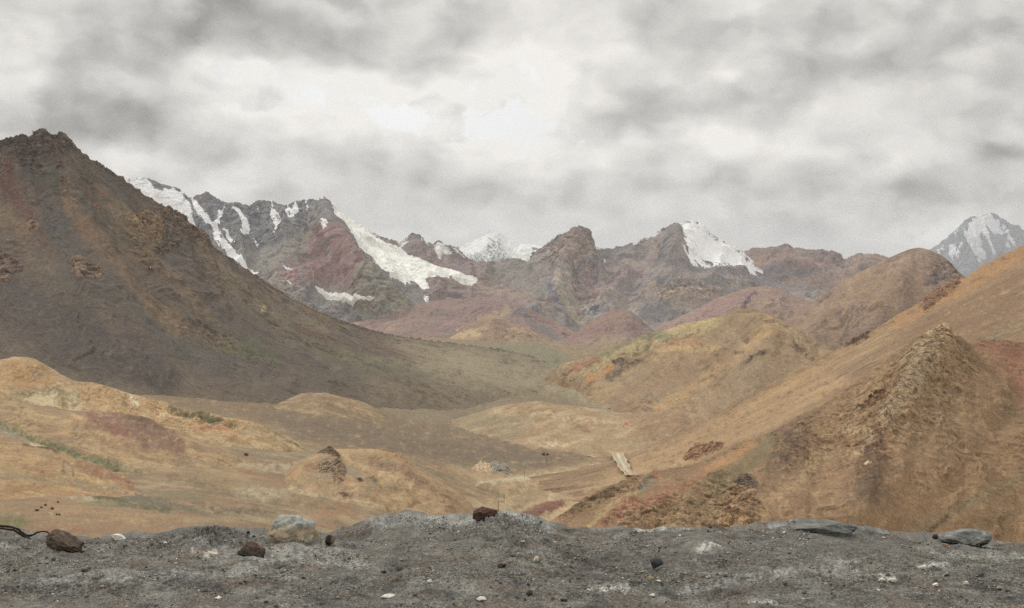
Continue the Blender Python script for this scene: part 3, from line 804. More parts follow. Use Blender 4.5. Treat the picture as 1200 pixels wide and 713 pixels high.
Patch('foothill_c', [
    [(630, 412, 4300), (655, 402), (672, 392), (688, 380), (700, 372), (712, 365), (722, 362, 4500), (734, 363), (746, 370), (758, 380), (772, 392), (800, 402, 4300)],
    [(630, 420, 4000), (800, 418, 4000)]],
    n=(260, 90), rmf=(4.5,40,6,2.5), grain=0.12, seed=9, gul=(2.4, 26, 1.0), rough=(1.4, 30, 4), base=(155, 120, 105), layers=[((138, 108, 108), 'streak', 24, .8, .1, .3, .8), ((171, 143, 111), 'low', 0, 0, .55, .2, .7)],
    strokes=[dict(line=[(655, 402), (690, 392), (712, 380)], w=5, c=(155, 111, 110), al=.6, brk=6, bias=.2), dict(line=[(742, 366), (760, 384), (768, 396)], w=3, c=(109, 116, 121), al=.8)],
    ).build('hill', 'rounded reddish-brown foothill standing in the gap at the head of the valley', 'hill')
Patch('ridge_mid', [
    [(715, 402, 4800), (745, 392), (770, 381), (790, 374), (808, 366), (830, 355), (850, 346), (866, 341), (882, 337, 5000), (898, 336), (910, 338), (924, 343), (940, 350), (965, 362), (1010, 385, 4800)],
    [(715, 420, 4300), (860, 410), (1010, 415, 4300)]],
    n=(400, 140), rmf=(4.5,40,6,2.5), grain=0.12, seed=10, gul=(3.4, 34, .9), rough=(1.4, 30, 4), base=(157, 124, 109), layers=[((171, 135, 111), 'streak', 26, 1.0, .1, .3, .7), ((148, 112, 112), 'streak', 40, .7, .25, .25, .7), ((125, 113, 116), 'iso', 26, 0, .35, .2, .5)],
    strokes=[dict(line=[(790, 386), (830, 366), (880, 345)], w=6, c=(159, 117, 118), al=.7, brk=8, bias=.3), dict(line=[(872, 358), (880, 348), (885, 346)], w=3, c=(94, 83, 101), al=.8, brk=4, bias=.3),
             dict(line=[(735, 395), (770, 378), (800, 366)], w=5, c=(134, 122, 123), al=.6, brk=6)],
    rocks=[dict(line=[(870, 360), (884, 346)], w=3, amp=3, size=6)],
    ).build('hill', 'mauve-brown ridge with a diagonal red band, behind the ochre hill', 'hill')
Patch('brown', [
    [(860, 425, 3300), (885, 405), (905, 390), (922, 376), (940, 362), (958, 349), (972, 340), (988, 330), (1004, 321), (1020, 313), (1036, 305), (1052, 297), (1064, 293), (1076, 290, 3600), (1086, 292), (1096, 296), (1108, 303), (1118, 312), (1128, 322), (1142, 334), (1170, 350), (1260, 395, 3300)],
    [(860, 432, 3150), (940, 392), (1000, 360), (1050, 335, 3300), (1080, 330, 3320), (1110, 340), (1160, 372), (1260, 410, 3150)],
    [(860, 445, 2950), (1000, 440, 2950), (1260, 450, 2950)]],
    n=(480, 230), rmf=(6,70,4,2.6), grain=0.12, swarp=0.5, ribs=[([(1076, 292), (1048, 340), (1008, 405)], 20, 9), ([(1112, 306), (1118, 340), (1110, 380)], 14, 6), ([(1020, 316), (985, 360), (950, 410)], 14, 5), ([(1045, 305), (1018, 355), (985, 410)], 10, -5)], seed=11, gul=(3.0, 30, 1.1), rough=(1.3, 34, 4), base=(158, 126, 104), back=(.8, .7), layers=[((108, 88, 78), 'streak', 9, .7, .2, .35, .45), ((176, 144, 112), 'streak', 8, .8, .25, .35, .35), ((138, 105, 90), 'streak', 22, 1.2, .05, .3, .7), ((168, 131, 95), 'streak', 28, 1.2, .25, .3, .7), ((127, 97, 86), 'low', 0, 0, .6, .3, .5)],
    strokes=[dict(poly=[(1090, 298), (1118, 312), (1128, 328), (1105, 335), (1090, 318)], c=(125, 101, 95), al=.7, soft=5, brk=6, bias=.2),
             dict(blob=(1096, 330, 14, 6), c=(92, 90, 101), al=.7, brk=4), dict(blob=(948, 369, 6, 4), c=(95, 86, 99), al=.8, brk=3, bias=.2),
             dict(line=[(960, 356), (972, 345)], w=2.5, c=(108, 90, 77), al=.7, brk=3),
             dict(line=[(995, 330), (1000, 350), (985, 390)], w=3, c=(172, 140, 105), al=.5, brk=6),
             dict(line=[(930, 385), (980, 360), (1040, 325)], w=7, c=(172, 136, 97), al=.5, brk=10)],
    rocks=[dict(poly=[(1095, 300), (1125, 318), (1120, 335), (1085, 335), (1095, 315)], amp=2.4, size=8, soft=4), dict(line=[(960, 358), (972, 345)], w=3, amp=2, size=6)],
    ).build('mountain', 'smooth rounded brown mountain in the middle distance in front of the mauve ridge', 'mountain')

# ---- the great mountain on the left, brown-grey scree darkened in colour for cloud shadow
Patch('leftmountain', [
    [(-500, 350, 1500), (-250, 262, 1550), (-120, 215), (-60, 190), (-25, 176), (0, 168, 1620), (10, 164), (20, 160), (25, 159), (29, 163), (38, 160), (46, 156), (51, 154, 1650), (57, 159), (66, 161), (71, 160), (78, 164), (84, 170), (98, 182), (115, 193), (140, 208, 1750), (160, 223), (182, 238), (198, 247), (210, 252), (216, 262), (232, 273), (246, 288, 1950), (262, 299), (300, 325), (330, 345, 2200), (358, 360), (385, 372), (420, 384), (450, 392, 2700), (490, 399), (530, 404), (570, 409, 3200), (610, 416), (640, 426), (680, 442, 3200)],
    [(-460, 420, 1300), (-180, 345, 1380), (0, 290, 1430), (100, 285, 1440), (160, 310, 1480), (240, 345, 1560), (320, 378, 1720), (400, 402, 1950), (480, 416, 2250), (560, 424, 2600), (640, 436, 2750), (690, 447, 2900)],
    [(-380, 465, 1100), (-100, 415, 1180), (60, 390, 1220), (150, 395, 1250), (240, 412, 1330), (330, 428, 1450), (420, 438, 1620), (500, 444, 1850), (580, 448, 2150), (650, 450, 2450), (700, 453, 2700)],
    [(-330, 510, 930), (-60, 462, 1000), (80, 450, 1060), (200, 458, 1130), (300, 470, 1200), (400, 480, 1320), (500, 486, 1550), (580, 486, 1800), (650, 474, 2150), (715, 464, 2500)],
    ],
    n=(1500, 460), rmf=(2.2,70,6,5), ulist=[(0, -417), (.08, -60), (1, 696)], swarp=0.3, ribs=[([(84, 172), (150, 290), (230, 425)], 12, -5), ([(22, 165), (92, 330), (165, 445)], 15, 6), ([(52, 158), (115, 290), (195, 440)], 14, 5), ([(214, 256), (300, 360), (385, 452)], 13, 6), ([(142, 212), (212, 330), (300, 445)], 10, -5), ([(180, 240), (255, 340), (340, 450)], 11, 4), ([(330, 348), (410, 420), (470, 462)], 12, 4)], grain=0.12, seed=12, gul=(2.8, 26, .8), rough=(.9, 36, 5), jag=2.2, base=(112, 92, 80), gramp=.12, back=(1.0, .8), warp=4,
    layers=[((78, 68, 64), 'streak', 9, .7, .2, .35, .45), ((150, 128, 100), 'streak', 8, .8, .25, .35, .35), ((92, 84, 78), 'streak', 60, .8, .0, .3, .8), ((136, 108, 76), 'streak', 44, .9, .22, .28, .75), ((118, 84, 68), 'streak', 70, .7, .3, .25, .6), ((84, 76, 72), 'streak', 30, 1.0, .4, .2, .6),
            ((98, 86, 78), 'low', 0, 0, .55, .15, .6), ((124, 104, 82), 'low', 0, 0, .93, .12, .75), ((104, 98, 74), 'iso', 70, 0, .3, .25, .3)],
    strokes=[dict(poly=[(0, 168), (50, 155), (84, 168), (70, 190), (40, 200), (0, 190)], c=(96, 78, 72), al=.6, soft=6),
             dict(poly=[(15, 172), (30, 178), (55, 205), (48, 212), (28, 200)], c=(84, 84, 90), al=.7, soft=4, brk=4, bias=.2),
             dict(poly=[(0, 190), (12, 190), (30, 240), (45, 265), (30, 260), (0, 215)], c=(112, 70, 60), al=.7, soft=5),
             dict(line=[(10, 215), (30, 250), (60, 300)], w=6, c=(110, 74, 66), al=.6, brk=10),
             dict(line=[(60, 170), (80, 190), (110, 230)], w=9, c=(108, 80, 68), al=.5, soft=6, brk=10),
             dict(line=[(75, 240), (110, 280), (160, 340), (210, 380)], w=9, c=(138, 104, 74), al=.55, soft=6, brk=12, bias=.2),
             dict(blob=(100, 278, 14, 10), c=(132, 94, 74), al=.45, brk=6),
             dict(poly=[(120, 235), (150, 238), (185, 270), (180, 300), (160, 290), (140, 260)], c=(146, 116, 76), al=.5, soft=6, brk=8),
             dict(line=[(120, 225), (190, 310), (270, 400)], w=7, c=(132, 106, 80), al=.5, soft=5, brk=14), dict(line=[(35, 200), (100, 320), (180, 430)], w=8, c=(96, 78, 80), al=.6, soft=6, brk=16), dict(line=[(165, 260), (240, 345), (330, 435)], w=6, c=(98, 82, 80), al=.55, soft=5, brk=14), dict(line=[(230, 290), (310, 370), (400, 440)], w=6, c=(136, 112, 84), al=.45, soft=5, brk=12),
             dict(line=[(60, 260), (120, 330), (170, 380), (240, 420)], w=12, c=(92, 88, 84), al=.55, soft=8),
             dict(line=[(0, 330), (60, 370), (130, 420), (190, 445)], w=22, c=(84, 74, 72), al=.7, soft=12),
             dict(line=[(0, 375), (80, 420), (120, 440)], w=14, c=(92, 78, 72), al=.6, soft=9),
             dict(poly=[(225, 375), (260, 380), (275, 400), (250, 403), (215, 392)], c=(86, 70, 64), al=.6, brk=6, bias=.2),
             dict(line=[(175, 365), (215, 385), (270, 405)], w=8, c=(136, 108, 76), al=.5, brk=6),
             dict(line=[(265, 405), (300, 412), (320, 425)], w=7, c=(98, 100, 62), al=.6, brk=8, bias=.2), dict(blob=(300, 402, 14, 5), c=(96, 104, 66), al=.6, brk=6),
             dict(line=[(340, 383), (365, 393), (385, 403)], w=4, c=(104, 62, 58), al=.75, brk=8, bias=.3),
             dict(line=[(385, 398), (450, 412), (540, 432)], w=6, c=(116, 86, 74), al=.6, brk=14),
             dict(line=[(400, 420), (500, 430), (600, 448)], w=6, c=(132, 122, 88), al=.6, brk=12, bias=.2),
             dict(line=[(330, 395), (430, 428), (520, 455), (600, 470)], w=12, c=(110, 100, 74), al=.5, soft=8),
             dict(poly=[(200, 450), (330, 440), (450, 462), (560, 470), (640, 472), (560, 486), (400, 482), (300, 470)], c=(108, 90, 78), al=.6, soft=8),
             dict(poly=[(540, 405), (690, 440), (720, 470), (640, 475), (560, 450), (500, 425)], c=(142, 124, 96), al=.9, soft=26), dict(poly=[(470, 400), (560, 410), (690, 440), (720, 475), (620, 482), (530, 462)], c=(156, 136, 106), al=.9, soft=34, brk=40, bias=.5), dict(poly=[(420, 440), (560, 448), (650, 470), (560, 490), (430, 480)], c=(126, 108, 86), al=.8, soft=18),
             dict(line=[(255, 330), (310, 360), (390, 395)], w=8, c=(122, 106, 82), al=.5, soft=6)],
    rocks=[dict(poly=[(0, 164), (25, 157), (52, 153), (85, 166), (80, 182), (50, 190), (0, 180)], amp=4, size=16, soft=5),
           dict(poly=[(15, 172), (35, 180), (58, 208), (45, 210), (25, 198)], amp=3, size=10, soft=4),
           dict(poly=[(155, 240), (215, 252), (240, 275), (262, 300), (225, 290), (190, 285), (170, 270)], amp=4.5, size=12, soft=6, a=.8),
           dict(line=[(150, 262), (165, 285), (180, 310)], w=10, amp=3, size=9, a=.7),
           dict(line=[(220, 380), (265, 398)], w=9, amp=2, size=8, a=.8), dict(line=[(235, 300), (255, 330), (260, 345)], w=5, amp=2, size=10, a=.6)],
    ).build('mountain', 'huge grey-brown scree mountain, darkened in colour for cloud shadow, filling the left, with a jagged rocky summit', 'mountain')

# ---- ochre hill in mid valley
Patch('golden', [
    [(630, 437, 2500), (655, 428), (680, 422), (700, 415), (720, 407), (740, 400), (752, 394), (763, 390), (778, 387), (795, 382), (812, 378), (830, 374), (848, 370), (860, 365, 2050), (870, 363), (880, 362), (890, 364), (902, 369), (915, 376), (930, 385), (945, 394), (960, 402), (974, 409, 1850), (990, 420), (1020, 436), (1060, 456, 1750)],
    [(660, 445, 2300), (700, 438), (740, 430), (780, 420), (820, 412), (860, 398), (895, 388, 1850), (920, 394), (945, 408), (975, 424), (1010, 440), (1060, 460, 1680)],
    [(685, 455, 2080), (720, 458), (760, 458), (800, 450), (840, 440), (880, 425, 1700), (915, 424), (940, 435), (975, 445), (1060, 470, 1600)],
    [(705, 472, 1850), (730, 484), (770, 490), (810, 496), (840, 498, 1520), (900, 490), (960, 478), (1060, 490, 1500)]],
    n=(560, 230), rmf=(5,60,4,2.6), swarp=0.6, ribs=[([(880, 364), (900, 396), (882, 440), (850, 492)], 20, 7), ([(800, 384), (772, 430), (742, 482)], 17, 5), ([(835, 395), (805, 450), (795, 492)], 12, -5), ([(918, 400), (920, 440), (900, 485)], 11, -4), ([(930, 388), (950, 420), (950, 460)], 12, 4), ([(740, 404), (715, 440), (700, 462)], 10, 4)], grain=0.12, seed=13, gul=(3.2, 17, 1.3), rough=(1.2, 36, 5), jag=.6, base=(162, 131, 95), warp=4, gramp=.1,
    layers=[((132, 104, 80), 'streak', 9, .7, .2, .35, .45), ((206, 172, 126), 'streak', 8, .8, .25, .35, .35), ((154, 118, 82), 'streak', 26, 1.0, .05, .3, .8), ((184, 148, 96), 'streak', 30, 1.0, .2, .3, .7), ((136, 108, 84), 'streak', 20, 1.2, .35, .25, .5)],
    strokes=[dict(poly=[(655, 428), (740, 398), (800, 380), (850, 372), (840, 385), (790, 400), (740, 420), (700, 440), (670, 440)], c=(182, 158, 104), al=.75, soft=5),
             dict(line=[(690, 425), (730, 404), (765, 392), (775, 398)], w=4, c=(126, 122, 88), al=.7, soft=3),
             dict(line=[(762, 392), (762, 400), (760, 412)], w=2, c=(110, 96, 82), al=.7, brk=5, bias=.3),
             dict(line=[(775, 390), (782, 398)], w=4, c=(128, 132, 100), al=.6),
             dict(line=[(668, 432), (700, 420)], w=5, c=(172, 106, 76), al=.7, brk=6, bias=.2),
             dict(line=[(690, 444), (705, 438), (715, 434)], w=4.5, c=(196, 132, 54), al=.9, brk=7, bias=.4),
             dict(line=[(778, 412), (800, 402), (815, 402)], w=4, c=(196, 140, 92), al=.7, brk=5, bias=.2),
             dict(line=[(770, 425), (785, 412), (830, 405)], w=4, c=(196, 158, 98), al=.7, brk=8, bias=.2),
             dict(line=[(780, 388), (810, 380), (835, 376)], w=3, c=(206, 172, 104), al=.7, brk=5, bias=.2),
             dict(line=[(730, 434), (750, 424)], w=1.8, c=(84, 66, 58), al=.85, brk=6, bias=.5), dict(line=[(720, 430), (735, 426)], w=1.8, c=(84, 66, 58), al=.85, brk=5, bias=.5),
             dict(line=[(712, 445), (732, 437)], w=1.8, c=(100, 80, 66), al=.7, brk=5, bias=.4),
             dict(line=[(862, 365), (882, 363), (897, 369)], w=4, c=(140, 112, 80), al=.7, brk=6, bias=.2),
             dict(line=[(770, 480), (820, 445), (880, 405), (900, 392)], w=7, c=(192, 148, 88), al=.6, soft=4, brk=12, bias=.3),
             dict(line=[(722, 478), (770, 450), (850, 415)], w=10, c=(152, 116, 84), al=.6, soft=7),
             dict(line=[(876, 430), (885, 422), (897, 417)], w=2.2, c=(96, 78, 66), al=.8, brk=5, bias=.4), dict(line=[(857, 415), (870, 412)], w=1.5, c=(100, 82, 68), al=.7), dict(line=[(873, 400), (884, 394)], w=1.5, c=(100, 82, 68), al=.7),
             dict(line=[(930, 405), (943, 418), (952, 426)], w=3, c=(120, 84, 64), al=.7, brk=5, bias=.3),
             dict(poly=[(850, 445), (880, 425), (905, 425), (925, 455), (880, 485), (845, 480)], c=(152, 126, 96), al=.6, soft=6, brk=10),
             dict(blob=(765, 470, 10, 6), c=(128, 116, 100), al=.6, brk=5)],
    rocks=[dict(poly=[(670, 430), (760, 400), (830, 380), (800, 410), (720, 445), (700, 445)], amp=2, size=12, soft=6, a=.6), dict(line=[(872, 430), (897, 417)], w=3, amp=2, size=6),
           dict(line=[(930, 405), (952, 426)], w=3, amp=2, size=6), dict(line=[(862, 366), (897, 367)], w=3, amp=1.6, size=6)],
    ).build('hill', 'ochre and golden-brown hill in the middle of the valley, with mustard outcrops on its flank', 'hill')
Patch('lobe', [
    [(510, 500, 1500), (545, 488), (570, 481), (600, 474), (632, 471, 1420), (665, 475), (700, 480), (735, 484), (765, 483), (790, 480, 1300), (812, 484), (835, 492), (860, 500), (900, 512, 1200)],
    [(500, 508, 1420), (560, 505, 1350), (640, 503, 1290), (700, 506), (760, 508), (820, 510), (900, 520, 1130)],
    [(500, 518, 1330), (560, 522, 1260), (640, 530, 1180), (720, 538, 1110), (800, 536), (900, 530, 1060)]],
    n=(440, 110), rmf=(4,60,7), grain=0.12, ribs=[([(632, 474), (650, 500), (690, 530)], 10, 3), ([(700, 482), (720, 505), (760, 530)], 8, -3), ([(790, 483), (800, 510), (820, 535)], 12, 4)], seed=14, gul=(1.5, 30, 1.2), rough=(1.3, 30, 5), base=(170, 140, 102), warp=5, gramp=.2,
    layers=[((160, 122, 82), 'streak', 20, 1.4, .1, .3, .7), ((194, 162, 116), 'iso', 30, 0, .2, .3, .7), ((176, 120, 76), 'iso', 26, 0, .35, .2, .5)],
    strokes=[dict(line=[(510, 500), (560, 492), (600, 500), (590, 515)], w=12, c=(150, 132, 98), al=.6, soft=8),
             dict(poly=[(740, 486), (790, 480), (850, 498), (830, 520), (780, 522), (745, 510)], c=(150, 112, 78), al=.6, soft=6),
             dict(line=[(668, 490), (672, 500), (690, 508)], w=1.8, c=(116, 88, 62), al=.6), dict(line=[(620, 485), (660, 490), (720, 492)], w=2.5, c=(206, 172, 124), al=.6, brk=6),
             dict(line=[(635, 520), (660, 522)], w=2, c=(206, 176, 134), al=.7), dict(blob=(732, 497, 4, 2), c=(176, 88, 58), al=.8),
             dict(blob=(683, 501, 8, 3), c=(170, 108, 66), al=.6, brk=4)],
    ).build('hill', 'low wide tan hillock on the valley floor at the foot of the ochre hill', 'hill')
Patch('knoll', [
    [(290, 488, 1170), (315, 478), (340, 467), (362, 460, 1230), (378, 460), (398, 464), (430, 474), (470, 488, 1280)],
    [(290, 494, 1080), (380, 492), (470, 498, 1180)]],
    n=(170, 60), seed=15, gul=(1.5, 22, 1.0), rough=(1.6, 30, 5), base=(160, 128, 90), layers=[((140, 112, 82), 'iso', 24, 0, .1, .3, .7), ((190, 156, 110), 'iso', 16, 0, .3, .3, .6)],
    ).build('hill', 'small golden knoll at the foot of the great dark mountain', 'hill')

# ---- long slope coming down from the right
Patch('rightslope', [
    [(1560, 120, 1100), (1400, 196, 1050), (1300, 242), (1240, 271), (1200, 290, 1000), (1170, 304), (1140, 321), (1110, 338, 1000), (1085, 352), (1050, 372), (1020, 390), (990, 406), (960, 421), (930, 436), (900, 452, 980), (870, 468), (840, 486), (810, 502), (780, 516), (750, 528, 980), (715, 541), (670, 552), (600, 562, 960)][::-1],
    [(1560, 240, 800), (1200, 372, 760), (1100, 415), (1000, 462, 780), (900, 508), (820, 542, 830), (740, 566, 860), (680, 580), (600, 590, 860)][::-1],
    [(1560, 420, 560), (1200, 500, 560), (1000, 560, 590), (850, 590, 640), (740, 608, 690), (670, 618, 700), (600, 625, 700)][::-1]],
    n=(1000, 360), rmf=(1.6,60,6,5), ulist=[(0, 600), (.9, 1240), (1, 1560)], swarp=0.35, grain=0.12, seed=16, flats=[(729, 542, 26, 24)], foot=False, gdir='u', gul=(1.8, 22, 2.5, 6), rough=(.8, 40, 4), jag=.5, base=(152, 120, 86), warp=4, back=(.5, .5),
    layers=[((122, 94, 70), 'streak', 9, .7, .2, .35, .45), ((196, 160, 116), 'streak', 8, .8, .25, .35, .35), ((142, 106, 74), 'streak', 16, 4, .05, .3, .8), ((184, 142, 92), 'streak', 24, 3, .2, .3, .75), ((122, 98, 74), 'streak', 10, 4, .3, .25, .6)],
    strokes=[dict(line=[(1200, 296), (1120, 340), (1050, 378)], w=9, c=(178, 126, 72), al=.75, soft=5),  # orange band paints the lit crest into the slope's colour
             dict(poly=[(1200, 315), (1200, 400), (1140, 400), (1080, 400), (1030, 412), (1100, 362)], c=(142, 106, 76), al=.7, soft=8),
             dict(poly=[(960, 430), (860, 480), (740, 540), (700, 560), (780, 560), (860, 520), (1000, 450)], c=(184, 142, 92), al=.6, soft=8),
             dict(line=[(1040, 382), (960, 428), (880, 470)], w=4, c=(176, 136, 84), al=.6),
             dict(line=[(690, 575), (740, 556), (800, 540)], w=4, c=(190, 154, 104), al=.5),
             dict(line=[(1160, 395), (1200, 380)], w=3, c=(158, 140, 100), al=.6, brk=6), dict(blob=(1168, 396, 6, 3), c=(110, 104, 100), al=.6)],
    rocks=[dict(line=[(1120, 335), (1098, 350), (1084, 360)], w=6, amp=3, size=10), dict(line=[(1020, 392), (996, 406)], w=4, amp=2.5, size=8)],
    ).build('hill', 'long smooth brown slope falling diagonally from the right edge to the valley track', 'hill')

# ---- craggy spur in the right foreground
Patch('spur', [
    [(545, 770, 222), (612, 636, 228), (652, 607, 232), (672, 594), (690, 583, 240), (715, 571), (742, 560, 252), (770, 553), (795, 548), (815, 543), (832, 538), (850, 530), (872, 520, 280), (890, 513), (905, 507), (925, 495), (948, 484, 295), (975, 468), (1000, 450, 308), (1025, 432), (1045, 418), (1062, 405), (1074, 397), (1082, 392), (1090, 388), (1099, 385), (1109, 381, 330), (1115, 386), (1121, 393), (1129, 398), (1138, 404), (1148, 400), (1160, 398, 345), (1180, 400), (1200, 402, 352), (1260, 402), (1330, 405, 365), (1420, 425), (1560, 470, 370)],
    [(560, 800, 205), (665, 646, 212), (720, 607), (780, 590, 228), (850, 570, 240), (920, 545), (985, 520, 265), (1040, 490), (1085, 460, 285), (1120, 462, 292), (1150, 470), (1200, 470, 305), (1300, 480), (1560, 540, 315)],
    [(580, 840, 185), (695, 696, 193), (780, 655), (860, 635, 208), (930, 615), (1000, 600, 225), (1060, 575, 238), (1120, 570, 248), (1200, 560, 258), (1560, 620, 270)],
    [(600, 860, 160), (850, 780, 180), (1050, 740, 205), (1200, 720, 220), (1560, 760, 235)]],
    n=(1500, 560), rmf=(7,90,4,2.6), ulist=[(0, 600), (.92, 1230), (1, 1560)], swarp=0.6, ribs=[([(1106, 386), (1076, 430), (1052, 480), (1026, 530), (1010, 600)], 20, 11), ([(1112, 388), (1142, 440), (1152, 520), (1140, 600)], 24, 5), ([(940, 492), (905, 540), (880, 600)], 14, 7), ([(990, 470), (962, 550), (945, 620)], 20, -7), ([(1080, 470), (1075, 540), (1060, 620)], 16, -6), ([(860, 528), (820, 570), (790, 620)], 11, 6), ([(835, 545), (790, 590), (765, 625)], 9, -5), ([(780, 552), (730, 595), (700, 625)], 9, 6), ([(1200, 470), (1120, 560), (1060, 632)], 14, -5), ([(700, 582), (680, 606)], 8, 4)], seed=17, foot=False, gul=(4.0, 34, 1.0), rough=(1.3, 40, 4), jag=1.2, base=(154, 117, 80), warp=4, gramp=.2, back=(.5, .6), grain=0.12,
    layers=[((112, 86, 62), 'streak', 9, .7, .2, .35, .45), ((196, 154, 104), 'streak', 8, .8, .25, .35, .35), ((138, 104, 72), 'streak', 40, 1.4, .05, .3, .7), ((170, 124, 80), 'streak', 50, 1.2, .2, .3, .6), ((124, 100, 68), 'streak', 34, 1.4, .35, .25, .6), ((184, 146, 94), 'iso', 18, 0, .4, .2, .5)],
    strokes=[dict(poly=[(1140, 400), (1200, 400), (1300, 405), (1300, 500), (1200, 480), (1185, 455), (1165, 430)], c=(164, 106, 78), al=.75, soft=9, brk=10, bias=.2),
             dict(line=[(1140, 400), (1165, 415), (1185, 440), (1200, 470)], w=8, c=(160, 108, 78), al=.6, soft=5, brk=10, bias=.2), dict(line=[(1180, 412), (1200, 418)], w=5, c=(150, 92, 68), al=.7),
             dict(poly=[(900, 508), (960, 478), (945, 530), (915, 560), (895, 550)], c=(104, 84, 70), al=.6, soft=10, brk=9, bias=.15),
             dict(poly=[(1005, 520), (1035, 500), (1045, 540), (1025, 590), (1000, 600), (1000, 560)], c=(108, 80, 62), al=.7, soft=6, brk=8, bias=.3),
             dict(poly=[(1030, 425), (1085, 388), (1110, 384), (1125, 400), (1140, 430), (1130, 480), (1100, 520), (1040, 520), (1000, 500), (1000, 460)], c=(148, 118, 80), al=.5, soft=8, brk=12),
             dict(line=[(1085, 390), (1108, 386)], w=2.5, c=(206, 178, 128), al=.8), dict(blob=(1095, 397, 3, 4), c=(76, 80, 62), al=.8),
             dict(line=[(1112, 388), (1122, 400), (1140, 418)], w=4, c=(118, 84, 66), al=.7, brk=6, bias=.2),
             dict(poly=[(870, 522), (910, 508), (900, 540), (870, 560), (840, 580), (830, 570)], c=(124, 108, 74), al=.7, soft=6),
             dict(poly=[(805, 580), (840, 560), (880, 565), (885, 610), (840, 625), (780, 625), (770, 605)], c=(136, 118, 80), al=.5, soft=9, brk=6, bias=-.05),
             dict(poly=[(845, 575), (880, 562), (890, 600), (870, 622), (840, 615)], c=(118, 90, 62), al=.55, soft=6, brk=5, bias=0),
             dict(line=[(865, 560), (885, 570), (890, 580)], w=4, c=(96, 84, 76), al=.7, brk=5, bias=.3),
             dict(line=[(705, 620), (735, 600), (770, 585), (830, 555)], w=6, c=(168, 112, 80), al=.6, soft=4, brk=8, bias=.3), dict(line=[(728, 606), (750, 595), (768, 588)], w=4, c=(172, 108, 84), al=.55, brk=6),
             dict(line=[(830, 552), (880, 522)], w=6, c=(184, 128, 72), al=.7, soft=4),
             dict(poly=[(745, 578), (762, 560), (768, 565), (765, 576), (750, 584)], c=(128, 126, 116), al=.6, soft=2), dict(line=[(767, 556), (769, 566)], w=2.5, c=(166, 86, 64), al=.85),
             dict(poly=[(660, 606), (700, 580), (740, 562), (720, 585), (690, 606)], c=(124, 98, 62), al=.7, soft=4, brk=7, bias=.3),
             dict(line=[(670, 598), (700, 582), (720, 574)], w=3, c=(84, 66, 46), al=.7, brk=4, bias=.2),
             dict(line=[(690, 620), (715, 600), (750, 585)], w=4, c=(180, 152, 86), al=.6, brk=5, bias=.2),
             dict(poly=[(1000, 612), (1060, 585), (1130, 560), (1200, 490), (1300, 500), (1300, 640), (1000, 640)], c=(158, 120, 80), al=.55, soft=10),
             dict(line=[(1060, 632), (1120, 600), (1200, 560)], w=7, c=(136, 116, 80), al=.6, soft=5, brk=8, bias=.3), dict(line=[(1120, 632), (1165, 612), (1200, 596)], w=7, c=(140, 114, 74), al=.6, soft=5),
             dict(line=[(1085, 625), (1098, 615), (1112, 606)], w=1.8, c=(84, 60, 42), al=.7, brk=4, bias=.2),
             dict(line=[(985, 590), (1010, 575), (1065, 545)], w=5, c=(122, 104, 80), al=.5, brk=6),
             dict(blob=(1015, 549, 5, 2), c=(210, 180, 134), al=.8, brk=3, bias=.3), dict(line=[(990, 500), (1010, 505), (1020, 520)], w=6, c=(196, 164, 116), al=.5, brk=4),
             dict(blob=(1006, 534, 8, 5), c=(206, 176, 128), al=.6, brk=3), dict(line=[(940, 560), (960, 530), (970, 520)], w=5, c=(188, 156, 110), al=.5, brk=5),
             dict(line=[(890, 610), (900, 590), (930, 570)], w=6, c=(184, 142, 92), al=.5, brk=6), dict(blob=(868, 618, 8, 4), c=(214, 164, 100), al=.7, brk=4)],
    rocks=[dict(poly=[(1000, 452), (1060, 405), (1090, 386), (1112, 383), (1128, 398), (1150, 425), (1130, 470), (1090, 500), (1040, 540), (990, 540), (980, 500)], amp=3.0, size=24, soft=18),
           dict(poly=[(1040, 440), (1090, 420), (1100, 480), (1050, 510), (1020, 490)], amp=1.6, size=11, soft=14),
           dict(poly=[(800, 585), (845, 560), (885, 560), (895, 600), (880, 628), (800, 628)], amp=3.2, size=14, soft=14, tilt=60),
           dict(line=[(660, 608), (700, 584), (740, 566)], w=8, amp=4, size=14, tilt=-45),
           dict(poly=[(700, 620), (760, 588), (800, 575), (800, 620)], amp=4, size=16, soft=6, tilt=-50),
           dict(line=[(745, 580), (766, 560)], w=5, amp=3, size=8), dict(poly=[(900, 510), (1000, 455), (990, 520), (920, 560)], amp=3, size=14, soft=8, a=.6)],
    ).build('hill', 'craggy ochre and rust spur in the right foreground with a pointed rocky top', 'hill')

